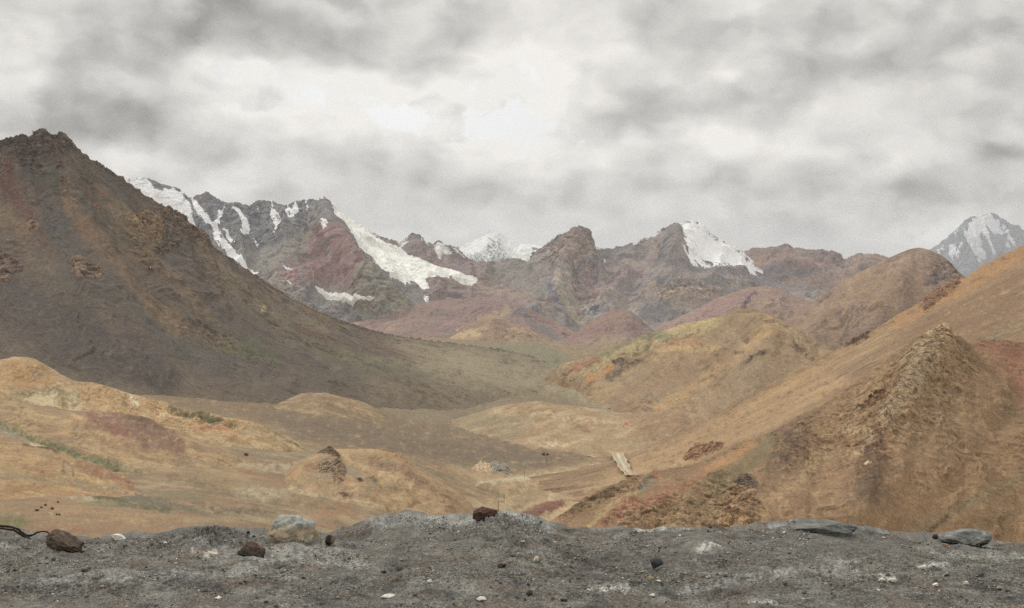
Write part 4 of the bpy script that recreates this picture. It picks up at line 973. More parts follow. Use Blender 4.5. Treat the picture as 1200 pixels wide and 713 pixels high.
# ---- golden hills in the left foreground
Patch('hill_a', [
    [(-500, 450, 660), (-200, 430, 650), (-100, 428), (-40, 425), (0, 422, 640), (14, 419), (28, 418), (40, 420), (52, 427), (64, 434), (78, 442), (92, 448), (110, 449), (128, 453), (145, 459), (160, 464), (185, 471), (210, 479, 690), (240, 485), (275, 491), (305, 498), (328, 508), (345, 517), (375, 530, 720)],
    [(-500, 500, 590), (-100, 462, 590), (0, 448, 600), (60, 452), (110, 462), (160, 474), (210, 486, 665), (260, 496), (310, 508), (375, 536, 700)],
    [(-500, 540, 520), (-100, 500, 525), (0, 482, 545), (60, 486), (120, 494), (180, 502), (230, 508, 630), (280, 514), (330, 524), (375, 544, 680)],
    [(-500, 580, 470), (0, 520, 500), (120, 530), (230, 530, 590), (375, 552, 650)]],
    n=(1000, 210), rmf=(3,44,6,2.5), ulist=[(0, -500), (.08, -40), (1, 375)], grain=0.12, ribs=[([(0, 466), (40, 470), (90, 474)], 5, -4), ([(90, 452), (160, 470), (240, 490), (310, 505)], 5, 4), ([(80, 478), (160, 490), (240, 506)], 4, -4), ([(40, 424), (60, 450), (70, 470)], 6, 3), ([(196, 484), (230, 492), (268, 500)], 3, -3)], seed=18, gul=(2.2, 13, 1.2), rough=(1.3, 24, 5), base=(178, 146, 102), warp=4, gramp=.2, back=(.5, .5),
    layers=[((166, 122, 70), 'iso', 40, 0, .0, .3, .7), ((200, 166, 112), 'iso', 26, 0, .15, .3, .7), ((150, 112, 70), 'streak', 16, 1, .35, .25, .5)],
    strokes=[dict(poly=[(0, 424), (40, 421), (70, 442), (60, 456), (20, 458), (0, 456)], c=(184, 134, 72), al=.7, soft=6), dict(poly=[(30, 430), (50, 430), (60, 446), (40, 444)], c=(124, 106, 84), al=.6, brk=6),
             dict(line=[(10, 452), (40, 456), (75, 460)], w=3, c=(150, 118, 98), al=.5, brk=6), dict(line=[(14, 462), (60, 460), (90, 468)], w=3, c=(112, 106, 66), al=.7, brk=5, bias=.1),
             dict(poly=[(50, 460), (90, 465), (100, 482), (60, 480), (20, 470)], c=(206, 184, 140), al=.6, brk=8, bias=.2),
             dict(line=[(0, 468), (40, 476), (80, 480)], w=4, c=(112, 108, 88), al=.7, soft=3),
             dict(poly=[(92, 450), (160, 466), (240, 488), (300, 500), (280, 512), (220, 504), (150, 490), (100, 480)], c=(194, 150, 92), al=.6, soft=5),
             dict(line=[(150, 466), (158, 474)], w=2, c=(222, 200, 164), al=.9), dict(blob=(170, 487, 4, 2), c=(226, 206, 164), al=.8), dict(blob=(190, 488, 6, 2), c=(214, 180, 130), al=.8),
             dict(line=[(200, 482), (230, 490), (258, 496)], w=1.8, c=(104, 96, 60), al=.8, brk=8, bias=.5), dict(line=[(240, 490), (275, 503)], w=1.5, c=(110, 102, 64), al=.7),
             dict(line=[(230, 500), (265, 502), (268, 508)], w=4, c=(200, 140, 92), al=.7, brk=5, bias=.3), dict(line=[(70, 464), (80, 480)], w=4, c=(156, 116, 70), al=.5),
             dict(line=[(300, 500), (340, 518), (365, 530)], w=4, c=(150, 132, 92), al=.6, brk=6), dict(line=[(330, 512), (370, 520)], w=3, c=(196, 170, 118), al=.6, brk=6)],
    rocks=[dict(poly=[(80, 455), (200, 482), (290, 502), (270, 510), (180, 500), (100, 485)], amp=1.8, size=12, soft=5, a=.5)],
    ).build('hill', 'bright golden-yellow hill on the left with pale eroded clay along its lower edge', 'hill')
Patch('hill_b', [
    [(-500, 480, 560), (-150, 462, 550), (0, 468, 540), (30, 473), (60, 478), (85, 481), (110, 483), (135, 484), (155, 486, 555), (175, 491), (190, 499), (215, 508), (240, 518), (270, 528), (320, 545, 570)],
    [(-500, 520, 490), (0, 490, 490), (60, 498), (120, 506), (180, 517, 510), (240, 535), (320, 558, 530)],
    [(-500, 560, 430), (0, 515, 440), (60, 524), (120, 536), (180, 548, 455), (240, 560), (320, 574, 480)],
    [(-500, 600, 380), (0, 548, 390), (120, 560), (240, 580), (320, 590, 440)]],
    n=(900, 200), rmf=(3,44,6,2.5), ulist=[(0, -500), (.08, -40), (1, 320)], grain=0.12, ribs=[([(0, 500), (28, 508), (60, 526), (110, 545), (160, 562), (210, 582)], 4, -5), ([(0, 476), (60, 488), (130, 500), (200, 520), (280, 545)], 9, 3), ([(90, 500), (150, 525), (220, 548)], 6, -3), ([(20, 515), (90, 545), (150, 570)], 5, 3)], seed=19, gul=(1.8, 15, 1.2), rough=(1.2, 26, 5), base=(162, 130, 92), warp=4, gramp=.25, back=(.4, .4),
    layers=[((152, 112, 74), 'streak', 24, 1.2, .05, .3, .7), ((192, 152, 92), 'iso', 34, 0, .15, .3, .7), ((138, 108, 80), 'iso', 30, 0, .3, .25, .6)],
    strokes=[dict(poly=[(85, 485), (110, 482), (158, 486), (190, 500), (215, 520), (215, 535), (180, 528), (140, 512), (110, 500)], c=(136, 94, 78), al=.7, soft=4), dict(line=[(100, 490), (130, 502), (150, 515)], w=3, c=(152, 96, 76), al=.6),
             dict(line=[(155, 487), (180, 494), (200, 503)], w=5, c=(112, 84, 62), al=.6, soft=3), dict(line=[(82, 490), (95, 494)], w=3, c=(206, 160, 112), al=.7),
             dict(line=[(0, 500), (20, 508), (32, 522), (60, 528), (95, 540), (140, 560), (175, 575), (200, 580)], w=4, c=(196, 184, 140), al=.7, soft=3, brk=5, bias=.2),
             dict(line=[(0, 497), (25, 505), (45, 516), (75, 523), (100, 535), (130, 545), (160, 556), (190, 572), (220, 578)], w=3.5, c=(100, 106, 60), al=.8, soft=3, brk=5, bias=.2),
             dict(line=[(0, 504), (22, 512), (30, 522)], w=6, c=(146, 132, 106), al=.8, soft=3),
             dict(line=[(120, 540), (150, 552), (190, 575)], w=6, c=(112, 108, 66), al=.6, soft=4, brk=7, bias=.2),
             dict(line=[(150, 545), (200, 555), (260, 562)], w=9, c=(182, 150, 104), al=.6, soft=6, brk=12), dict(line=[(20, 480), (80, 500), (140, 525), (200, 545)], w=6, c=(192, 154, 96), al=.5, soft=5, brk=14),
             dict(blob=(93, 512, 8, 2), c=(110, 84, 58), al=.6, brk=4), dict(line=[(100, 500), (140, 525), (190, 540)], w=5, c=(148, 106, 74), al=.5, brk=10)],
    ).build('hill', 'ochre hillside on the left with a maroon streak and a green-edged dry gully', 'hill')
Patch('hill_c', [
    [(-500, 500, 430), (-100, 505, 420), (0, 513, 415), (30, 520), (40, 523), (55, 524), (70, 530), (90, 538), (110, 545), (135, 554), (155, 562), (175, 571), (200, 578), (240, 590, 420)],
    [(-500, 540, 375), (0, 545, 372), (60, 552), (120, 562), (180, 578, 388), (240, 595, 400)],
    [(-500, 580, 330), (0, 572, 335), (60, 576), (120, 584), (180, 592, 360), (240, 602, 380)]],
    n=(620, 130), rmf=(3,44,6,2.5), ulist=[(0, -500), (.1, -40), (1, 240)], grain=0.12, ribs=[([(30, 522), (60, 540), (100, 560)], 7, 3), ([(60, 527), (100, 550), (150, 572)], 4, -3)], seed=20, gul=(1.2, 22, .8), rough=(1.2, 24, 5), base=(172, 132, 82), warp=3, gramp=.3, back=(.4, .4),
    layers=[((158, 114, 72), 'iso', 34, 0, .1, .3, .7), ((190, 154, 96), 'iso', 24, 0, .2, .3, .7)],
    strokes=[dict(line=[(30, 521), (55, 524), (70, 530)], w=2, c=(84, 62, 52), al=.8), dict(line=[(95, 542), (130, 556), (165, 570)], w=6, c=(148, 96, 66), al=.65, soft=4, brk=8, bias=.3),
             dict(poly=[(45, 530), (68, 532), (60, 545), (48, 545)], c=(150, 118, 88), al=.5, brk=5), dict(line=[(74, 554), (78, 545), (85, 550), (86, 558)], w=1.5, c=(116, 92, 70), al=.7),
             dict(blob=(81, 552, 5, 5), c=(162, 134, 104), al=.7), dict(line=[(95, 555), (120, 568)], w=5, c=(206, 166, 90), al=.6, brk=5), dict(line=[(0, 545), (20, 550), (28, 558)], w=4, c=(172, 146, 92), al=.5, brk=4),
             dict(line=[(0, 558), (70, 565), (140, 572)], w=4, c=(140, 124, 96), al=.6, soft=3)],
    ).build('hill', 'small orange hill at lower left with a rust-red tail', 'hill')
Patch('mound', [
    [(265, 600, 430), (300, 578, 470), (330, 556, 520), (355, 538), (372, 530), (384, 526, 560), (395, 527), (415, 526), (432, 526), (448, 528), (463, 532, 590), (475, 537), (488, 546), (505, 557), (525, 570), (545, 584), (575, 604, 570)],
    [(265, 612, 400), (320, 590, 435), (370, 566, 480), (410, 562, 500), (450, 568), (490, 582), (530, 600), (575, 616, 520)],
    [(265, 640, 350), (380, 622, 400), (460, 628, 440), (575, 640, 470)]],
    n=(440, 170), rmf=(3,44,6,2.5), grain=0.12, ribs=[([(388, 528), (392, 550), (420, 575), (450, 600)], 10, 6), ([(440, 530), (480, 560), (520, 595)], 9, 4), ([(420, 535), (450, 565), (480, 598)], 8, -4), ([(372, 535), (350, 560), (330, 590)], 8, 4)], seed=21, gul=(2.0, 24, 1), rough=(1.3, 24, 5), base=(164, 132, 92), warp=4, gramp=.2, back=(.5, .5),
    layers=[((154, 116, 78), 'streak', 22, 1.2, .1, .3, .7), ((190, 152, 100), 'streak', 26, 1.2, .15, .3, .7), ((178, 124, 74), 'iso', 26, 0, .35, .2, .5)],
    strokes=[dict(line=[(390, 527), (440, 526), (462, 533)], w=4, c=(200, 154, 92), al=.7, brk=8, bias=.3), dict(line=[(440, 543), (465, 552), (490, 566)], w=5, c=(138, 100, 84), al=.6, brk=8, bias=.2),
             dict(line=[(400, 535), (440, 550), (480, 570)], w=3, c=(200, 164, 112), al=.6, brk=8), dict(line=[(450, 528), (470, 536), (478, 542)], w=4, c=(174, 116, 68), al=.8, brk=4, bias=.1),
             dict(poly=[(375, 540), (400, 540), (425, 560), (400, 566), (370, 560)], c=(142, 128, 108), al=.6, brk=6, bias=.2), dict(line=[(410, 545), (422, 556), (440, 566)], w=4, c=(138, 132, 108), al=.6, brk=6),
             dict(line=[(398, 580), (405, 583), (410, 586)], w=1.5, c=(84, 64, 50), al=.85), dict(line=[(340, 575), (400, 590), (440, 596)], w=4, c=(196, 176, 132), al=.5, brk=6),
             dict(blob=(400, 598, 26, 5), c=(166, 104, 64), al=.6, brk=6), dict(line=[(330, 560), (350, 552), (375, 548)], w=3, c=(172, 112, 74), al=.4, brk=6)],
    rocks=[dict(line=[(452, 528), (478, 542)], w=4, amp=3, size=7, a=.8), dict(blob=(388, 550, 20, 16), amp=2, size=8, a=.6)],
    ).build('hill', 'tan mound in the left centre with a crest of dark broken rocks', 'hill')
Patch('darkmound', [
    [(235, 522, 760), (255, 512), (270, 504), (280, 500), (290, 498, 780), (300, 499), (310, 502), (320, 508), (335, 515), (365, 524, 790)],
    [(235, 530, 700), (300, 524), (365, 534, 730)]],
    n=(170, 50), seed=22, gul=(1.5, 14, 1.0), rough=(2.0, 16, 6), base=(128, 90, 64), warp=3, gramp=.1, back=(.5, .6),
    layers=[((106, 74, 56), 'iso', 10, 0, .1, .3, .7), ((156, 112, 78), 'iso', 12, 0, .3, .3, .7), ((160, 124, 84), 'low', 0, 0, .6, .2, .7)],
    rocks=[dict(blob=(293, 508, 30, 13), amp=3.5, size=8)],
    ).build('hill', 'dark rubbly brown mound standing in front of the golden clay bank on the left', 'hill')

# ================================================================== THE TRACK AND THE LEDGE
flush()
def ray_point(px, py, names=None, lift=0., r=2.5):
    q = locate(px, py, names, r)
    if q is None: return None
    p = to_world(np.float64(px), np.float64(py), q[1])
    p[2] += lift
    return p

_left = [(715, 527.5), (717, 533), (721, 541), (726, 549), (733, 557)]
_right = [(730, 527.5), (732, 534), (735, 541), (740, 549), (748, 557)]
_V = []
_n, _m = 60, 20
for i in range(_n + 1):
    t = i / _n * (len(_left) - 1); k = min(int(t), len(_left) - 2); f = t - k
    for j in range(_m + 1):
        a = np.array(_left[k]) * (1 - f) + np.array(_left[k + 1]) * f
        b = np.array(_right[k]) * (1 - f) + np.array(_right[k + 1]) * f
        edge = 2.4 * n2(i * .14, 3.1) if j == 0 else (2.4 * n2(i * .12, 8.4) if j == _m else 0)
        q = a + (b - a) * j / _m
        _V.append(ray_point(q[0] + edge, q[1], ['valley', 'rightslope']))
_V = np.array(_V).reshape(_n + 1, _m + 1, 3)
_Y = _V[..., 1].copy()
for _ in range(12):                                             # smooth the bed of the track
    _Y[1:-1] = (_Y[:-2] + _Y[2:] + 2 * _Y[1:-1]) / 4
    _Y[:, 1:-1] = (_Y[:, :-2] + _Y[:, 2:] + 2 * _Y[:, 1:-1]) / 4
_Y = np.minimum(_Y, np.minimum(np.roll(_Y, 1, 0), np.roll(_Y, 2, 0))); _Y[:2] = _Y[2]
for _ in range(6): _Y[1:-1] = (_Y[:-2] + _Y[2:] + 2 * _Y[1:-1]) / 4
_X, _Yp = to_px(_V)
_V = to_world(_X, _Yp, _Y * .985)
_j = np.tile(np.arange(_m + 1) / _m, (_n + 1, 1))
_e = (sstep(0, .3, .5 - np.abs(_j - .5) + .2 * fbm2(_j * 5, np.arange(_n + 1)[:, None] * .5 + 0 * _j, 3)) * sstep(-.02, .2, np.minimum(np.arange(_n + 1), _n - np.arange(_n + 1)) / _n)[:, None])[..., None]
_c = (alb((188, 170, 140)) * _e + alb((184, 150, 108)) * (1 - _e)) * (1 + .18 * np.cos(_j * 4 * np.pi) + .25 * fbm2(_j * 9, np.arange(_n + 1)[:, None] * .09 + 0 * _j, 3))[..., None]
_road = mesh_np('road', _V.reshape(-1, 3), grid_faces(_n + 1, _m + 1), PATCHES['rightslope'].ob.data.materials[0], np.clip(_c, 0, .8).reshape(-1, 3))
tag(_road, 'short pale stretch of dirt track crossing the tan slope', 'track', 'structure')

# ---- gravel ledge under the camera
def ledge_material():
    m = bpy.data.materials.new('grey_gravel'); nt = nodes_of(m); N, L = nt.nodes, nt.links
    out = N.new('ShaderNodeOutputMaterial'); bs = N.new('ShaderNodeBsdfPrincipled')
    bs.inputs['Roughness'].default_value = .95; bs.inputs['Specular IOR Level'].default_value = .2
    at = N.new('ShaderNodeAttribute'); at.attribute_name = 'Col'
    geo = N.new('ShaderNodeNewGeometry'); P = geo.outputs['Position']
    def noise(sc, det=6, ro=.65):
        n = N.new('ShaderNodeTexNoise'); n.inputs['Scale'].default_value = sc; n.inputs['Detail'].default_value = det; n.inputs['Roughness'].default_value = ro
        L.new(P, n.inputs['Vector']); return n
    def rng_(src, a, b, c, d):
        r = N.new('ShaderNodeMapRange'); r.inputs['From Min'].default_value = a; r.inputs['From Max'].default_value = b
        r.inputs['To Min'].default_value = c; r.inputs['To Max'].default_value = d; L.new(src, r.inputs['Value']); return r.outputs['Result']
    def mix(f, a, b, mode='MIX'):
        x = N.new('ShaderNodeMix'); x.data_type = 'RGBA'; x.blend_type = mode
        if isinstance(f, float): x.inputs[0].default_value = f
        else: L.new(f, x.inputs[0])
        for s_, v in ((6, a), (7, b)):
            if isinstance(v, tuple): x.inputs[s_].default_value = v
            else: L.new(v, x.inputs[s_])
        return x.outputs[2]
    g = noise(60, 8, .72)
    sc = N.new('ShaderNodeVectorMath'); sc.operation = 'SCALE'
    L.new(at.outputs['Color'], sc.inputs[0]); L.new(rng_(g.outputs['Fac'], .3, .7, .55, 1.45), sc.inputs['Scale'])
    col = sc.outputs[0]
    hs = []
    for vs_, lo, tone, k in ((110, .87, (.36, .34, .32, 1), 1), (140, .82, (.06, .055, .053, 1), 2), (80, .95, (.5, .48, .45, 1), 3), (110, .90, (.26, .2, .14, 1), 4)):
        v = N.new('ShaderNodeTexVoronoi'); v.inputs['Scale'].default_value = vs_; v.inputs['Randomness'].default_value = 1
        ad = N.new('ShaderNodeVectorMath'); ad.operation = 'ADD'; ad.inputs[1].default_value = (k * 3.7, k * 1.3, k * 2.1); L.new(P, ad.inputs[0]); L.new(ad.outputs[0], v.inputs['Vector'])
        sp = N.new('ShaderNodeSeparateColor'); L.new(v.outputs['Color'], sp.inputs[0])
        a = rng_(sp.outputs[0], lo, lo + .01, 0, 1); b = rng_(v.outputs['Distance'], .30, .42, 1, 0)
        mu = N.new('ShaderNodeMath'); mu.operation = 'MULTIPLY'; L.new(a, mu.inputs[0]); L.new(b, mu.inputs[1])
        mu2 = N.new('ShaderNodeMath'); mu2.operation = 'MULTIPLY'; mu2.inputs[1].default_value = .8; L.new(mu.outputs[0], mu2.inputs[0])
        col = mix(mu2.outputs[0], col, tone); hs.append(mu.outputs[0])
    L.new(col, bs.inputs['Base Color'])
    h = noise(45, 10, .75)
    hsum = h.outputs['Fac']
    for x in hs[:1] + hs[2:]:
        a = N.new('ShaderNodeMath'); a.operation = 'MULTIPLY_ADD'; a.inputs[1].default_value = .35; L.new(x, a.inputs[0]); L.new(hsum, a.inputs[2]); hsum = a.outputs[0]
    bp = N.new('ShaderNodeBump'); bp.inputs['Strength'].default_value = .9; bp.inputs['Distance'].default_value = .016
    L.new(hsum, bp.inputs['Height']); L.new(bp.outputs['Normal'], bs.inputs['Normal'])
    L.new(bs.outputs[0], out.inputs['Surface'])
    return m

_crest = [(-1500, 620, 9.0), (-300, 616), (-60, 617), (0, 621, 9.0), (30, 627), (60, 631), (100, 633), (125, 632), (150, 630), (180, 629), (205, 625), (230, 622), (258, 621), (280, 622), (300, 625, 9.1), (325, 630), (350, 633),
          (380, 631), (400, 624), (420, 620), (440, 613), (455, 609), (470, 606, 9.3), (490, 607), (510, 608), (535, 608), (550, 606), (575, 607), (595, 606, 9.0), (612, 606), (630, 610), (650, 616), (672, 622), (700, 624, 9.4),
          (730, 623), (755, 622), (780, 621), (810, 622), (840, 622), (870, 620), (900, 617), (930, 615, 9.2), (955, 615), (980, 617), (1000, 621), (1030, 625), (1060, 629), (1085, 631), (1105, 630), (1140, 634), (1165, 637), (1200, 638, 9.2), (1300, 640), (1500, 636), (2700, 640, 9.2)]
_r1 = [(-1500, 645, 7.9), (0, 645, 7.9), (100, 650), (160, 640, 8.1), (210, 637), (240, 635, 8.3), (275, 638), (320, 648, 8.0), (400, 645), (460, 636), (520, 632), (560, 628, 8.3), (600, 627, 8.35), (640, 636), (700, 648, 8.0), (760, 640), (820, 632, 8.2), (900, 640), (960, 642), (1060, 650), (1200, 655, 7.8), (2700, 655, 7.8)]
_r2 = [(-1500, 675, 7.1), (0, 672, 7.1), (200, 668), (300, 672), (420, 668), (560, 662, 7.25), (650, 670), (720, 674), (860, 668), (1000, 674), (1200, 678, 7.0), (2700, 678, 7.0)]
_r3 = [(-1500, 716, 6.35), (0, 716, 6.35), (200, 712), (420, 716), (600, 714), (820, 718), (1200, 716, 6.35), (2700, 716, 6.35)]
_r4 = [(-1500, 900, 4.3), (600, 900, 4.3), (2700, 900, 4.3)]
_r5 = [(-1500, 2600, 1.05), (600, 2600, 1.05), (2700, 2600, 1.05)]
LG = Patch('ledge', [_crest, _r1, _r2, _r3, _r4, _r5], foot=False, n=(1500, 380), seed=31, gul=None, rough=(4.5, 110, 7), rmf=(5, 200, 4), base=(120, 115, 110), warp=4, back=(42, .75), grain=.3, lumps=[(600, 624, 34, 16, 9), (575, 616, 14, 10, 4), (245, 634, 40, 12, 7), (460, 616, 40, 12, 6), (840, 634, 60, 10, 6), (320, 664, 50, 14, 5), (120, 668, 70, 14, 4), (700, 662, 50, 10, -5), (420, 650, 40, 14, -5), (180, 648, 30, 8, -4), (960, 652, 80, 12, 5), (1080, 680, 70, 14, 4), (540, 690, 80, 14, 4), (860, 690, 60, 12, 4), (60, 690, 60, 8, -4), (345, 640, 44, 10, 7)],
      ulist=[(0, -1500), (.04, -40), (.96, 1240), (1, 2700)], vs=[0, .26, .55, .9, .95, 1.0],
      layers=[((100, 97, 95), 'iso', 170, 0, .1, .3, .8), ((146, 141, 134), 'iso', 120, 0, .15, .25, .7), ((116, 100, 88), 'iso', 90, 0, .12, .25, .75), ((78, 76, 78), 'iso', 60, 0, .35, .2, .7), ((140, 137, 132), 'iso', 40, 0, .42, .15, .5)],
      strokes=[dict(line=[(440, 614), (500, 612), (600, 610), (640, 622)], w=9, c=(172, 172, 170), al=.6, soft=6, brk=10, bias=.2), dict(line=[(560, 612), (600, 608), (625, 616)], w=7, c=(196, 196, 196), al=.6, brk=4),
               dict(line=[(200, 632), (250, 626), (270, 632)], w=8, c=(116, 114, 112), al=.7, brk=6, bias=.2), dict(blob=(245, 634, 22, 9), c=(70, 68, 66), al=.7, brk=5, bias=.1, rot=20),  # the blob is a dark grey patch on the hump
               dict(line=[(180, 658), (240, 640), (300, 660)], w=4, c=(168, 166, 164), al=.5, brk=8), dict(line=[(310, 655), (380, 650), (420, 655)], w=10, c=(176, 172, 168), al=.6, brk=9, bias=.1),
               dict(line=[(225, 648), (240, 652), (255, 650)], w=2, c=(226, 216, 200), al=.7, brk=4), dict(line=[(50, 685), (120, 678), (220, 674), (300, 672)], w=5, c=(168, 166, 164), al=.6, brk=12, bias=.1),
               dict(line=[(10, 690), (60, 690), (140, 688)], w=4, c=(58, 56, 54), al=.7, brk=6, bias=-.05), dict(line=[(160, 665), (200, 655), (240, 650)], w=6, c=(120, 100, 86), al=.5, brk=8),
               dict(line=[(800, 692), (860, 682), (940, 668), (1000, 664)], w=6, c=(172, 170, 168), al=.55, brk=12, bias=.1), dict(line=[(1060, 640), (1110, 650), (1200, 655)], w=3, c=(174, 172, 168), al=.6, brk=14),
               dict(line=[(690, 690), (735, 690)], w=2, c=(214, 212, 208), al=.8, brk=6), dict(blob=(830, 644, 16, 3), c=(206, 202, 196), al=.7, brk=4), dict(line=[(1080, 663), (1112, 664)], w=2, c=(224, 222, 218), al=.8, brk=6),
               dict(blob=(1040, 681, 12, 3), c=(214, 210, 204), al=.7, brk=4), dict(line=[(760, 660), (850, 660), (900, 650)], w=9, c=(104, 98, 94), al=.6, brk=12, bias=.1), dict(line=[(920, 640), (1000, 638), (1060, 644)], w=10, c=(108, 104, 102), al=.6, brk=12, bias=.2),
               dict(line=[(640, 640), (665, 650), (690, 660)], w=2, c=(84, 82, 82), al=.7, brk=6, bias=.2), dict(line=[(640, 668), (700, 676), (760, 676)], w=5, c=(92, 86, 82), al=.6, brk=6), dict(line=[(880, 707), (910, 709)], w=2, c=(220, 216, 210), al=.7, brk=4),
               dict(line=[(750, 622), (780, 620), (810, 621)], w=3, c=(208, 206, 202), al=.7, brk=6), dict(line=[(905, 617), (935, 614)], w=3, c=(196, 204, 210), al=.6, brk=6), dict(blob=(0, 640, 26, 6), c=(180, 178, 176), al=.5, brk=4)],
      rocks=[dict(poly=[(560, 608), (605, 604), (635, 612), (640, 628), (600, 634), (565, 624)], amp=5, size=16, soft=8), dict(line=[(140, 634), (200, 636), (250, 628), (280, 636)], w=12, amp=3, size=22), dict(line=[(400, 622), (470, 610), (520, 612)], w=10, amp=3, size=20),
             dict(line=[(560, 606), (600, 640), (690, 660), (760, 640)], w=22, amp=1.6, size=30), dict(line=[(0, 660), (300, 690), (600, 680), (900, 690), (1200, 680)], w=40, amp=1.4, size=26), dict(blob=(245, 634, 20, 10), amp=4, size=9)],
      )
LG.build('ground', 'grey gravel ledge with low humps of crushed stone along its rim', 'gravel ledge', ledge_material())
flush()

# ================================================================== STONES
def ico(sub):
    bm = bmesh.new(); bmesh.ops.create_icosphere(bm, subdivisions=sub, radius=1)
    v = np.array([x.co[:] for x in bm.verts]); f = np.array([[a.index for a in q.verts] for q in bm.faces]); bm.free()
    return v, f

ICO = {k: ico(k) for k in (1, 3, 4, 5)}

def faceted(seed, sub=4, planes=16, dmin=.55, dmax=.9, rough=.05, freq=2.0):
    r = np.random.default_rng(seed)
    v, f = ICO[sub]; v = v.copy()
    for _ in range(planes):
        n = r.normal(size=3); n /= np.linalg.norm(n)
        e = np.clip(v @ n - r.uniform(dmin, dmax), 0, None)
        v -= e[:, None] * n
    off = r.uniform(0, 50, 3)
    v *= (1 + rough * ridged3(v * freq + off, 4, .6) + .6 * rough * fbm3(v * freq * .6 + off + 9, 3))[:, None]
    return v, f

STONE_MATS = {}
def stone_material(scale):
    k = round(math.log(scale, 1.6))
    if k not in STONE_MATS:
        STONE_MATS[k] = rock_material('stone', 1.6 ** k, .6, .35, .9, .4 / 1.6 ** k)
    return STONE_MATS[k]

def stone(name, label, px, py, w, h, col, seed, depth=.8, rot=0., sink=.3, sub=4, planes=16, dmin=.55, rough=.06, tones=(), group=None, cat='stone', tilt=0., names=('ledge',), skirt=0., freq=2.0):
    """px,py: middle of its base line; w,h in photo pixels"""
    p = locate(px, py, names, 4)
    if p is None: p = to_world(np.float64(px), np.float64(py), 8.5)
    u = p[1] / FPX
    v, f = faceted(seed, sub, planes, dmin, rough=rough, freq=freq)
    c, s_ = math.cos(rot), math.sin(rot)
    S = np.array([w / 2, w / 2 * depth, h / (1 + 1 - sink)]) * u
    v = v / np.abs(v).max(0)
    if skirt: v = v * np.stack([1 + skirt * np.clip(-v[:, 2] + .2, 0, 1), 1 + skirt * np.clip(-v[:, 2] + .2, 0, 1), 1 + 0 * v[:, 0]], 1)
    q = v * S
    q = np.stack([q[:, 0], q[:, 1], q[:, 2] + q[:, 0] * math.tan(tilt)], 1)
    q = np.stack([q[:, 0] * c - q[:, 1] * s_, q[:, 0] * s_ + q[:, 1] * c, q[:, 2] + S[2] * (1 - sink)], 1)
    C = np.zeros((len(v), 3)) + alb(col)
    nz = fbm3(v * 2.2 + seed, 4, .6)
    C *= (1 + .35 * nz)[:, None]
    for t in tones:                                             # (colour, test, alpha)
        m = t[1](v, fbm3(v * 2.6 + seed * 1.7, 4, .6)) * t[2]
        C = C * (1 - m[:, None]) + alb(t[0]) * (1 + .25 * nz)[:, None] * m[:, None]
    ob = mesh_np(name, q, f, stone_material(8 / (w * u)), np.clip(C, .01, .85), loc=p)
    return tag(ob, label, cat, None, group)

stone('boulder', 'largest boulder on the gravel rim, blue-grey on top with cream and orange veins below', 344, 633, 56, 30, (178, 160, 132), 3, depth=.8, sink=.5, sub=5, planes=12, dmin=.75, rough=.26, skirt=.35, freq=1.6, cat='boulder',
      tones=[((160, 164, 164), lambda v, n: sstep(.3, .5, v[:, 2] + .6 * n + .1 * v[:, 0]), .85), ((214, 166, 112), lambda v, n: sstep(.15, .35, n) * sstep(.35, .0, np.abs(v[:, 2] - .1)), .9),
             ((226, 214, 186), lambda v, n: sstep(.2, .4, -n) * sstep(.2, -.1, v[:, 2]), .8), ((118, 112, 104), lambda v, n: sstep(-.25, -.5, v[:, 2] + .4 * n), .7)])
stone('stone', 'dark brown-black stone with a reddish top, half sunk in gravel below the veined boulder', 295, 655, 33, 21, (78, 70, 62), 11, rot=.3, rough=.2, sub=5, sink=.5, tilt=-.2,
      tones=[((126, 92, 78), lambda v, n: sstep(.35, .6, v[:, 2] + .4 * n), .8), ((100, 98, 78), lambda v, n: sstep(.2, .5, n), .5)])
stone('stone', 'small dark stone at the right foot of the large veined boulder', 386, 639, 15, 12, (62, 54, 52), 21, tones=[((140, 112, 104), lambda v, n: sstep(.2, .5, v[:, 0]), .6)])
stone('stone', 'dark maroon stone standing on the gravel crest at the centre', 567, 611, 34, 17, (104, 70, 60), 5, rough=.24, sub=5, depth=.7, sink=.45, tilt=.12, tones=[((70, 44, 40), lambda v, n: sstep(.0, .4, n), .6)])
stone('stone', 'small upright charcoal stone with a pointed top on the open gravel', 769, 668, 17, 15, (74, 76, 80), 8, planes=11, dmin=.45, rough=.04, sink=.15)
stone('clod', 'long dark brown clod of earth slumped over the gravel rim beside the bent root', 77, 643, 50, 20, (104, 86, 74), 14, rough=.34, depth=.7, sink=.55, sub=5, planes=8, dmin=.7, freq=1.7, tilt=-.28, cat='clod', tones=[((140, 118, 104), lambda v, n: sstep(.2, .5, n), .6)])
stone('stone', 'flat chalk-white stone lying on the gravel rim right of the brown clod', 140, 634, 19, 8, (236, 228, 220), 17, depth=.6, rough=.04, tilt=-.15)
stone('slab', 'wide blue-grey slab coloured dark along its lower right edge at the right end of the rim', 1133, 637, 64, 19, (128, 127, 125), 23, depth=.8, sink=.5, sub=5, planes=14, dmin=.6, rough=.22, cat='slab', tilt=.03,
      tones=[((168, 172, 172), lambda v, n: sstep(.1, .4, n), .5), ((40, 38, 40), lambda v, n: sstep(-.1, -.3, v[:, 2]) * sstep(.2, .4, v[:, 0]), .8)])  # near-black tone low on the right end
stone('stone', 'small blackish stone at the left tip of the blue-grey slab', 1097, 632, 9, 6, (64, 56, 62), 25)
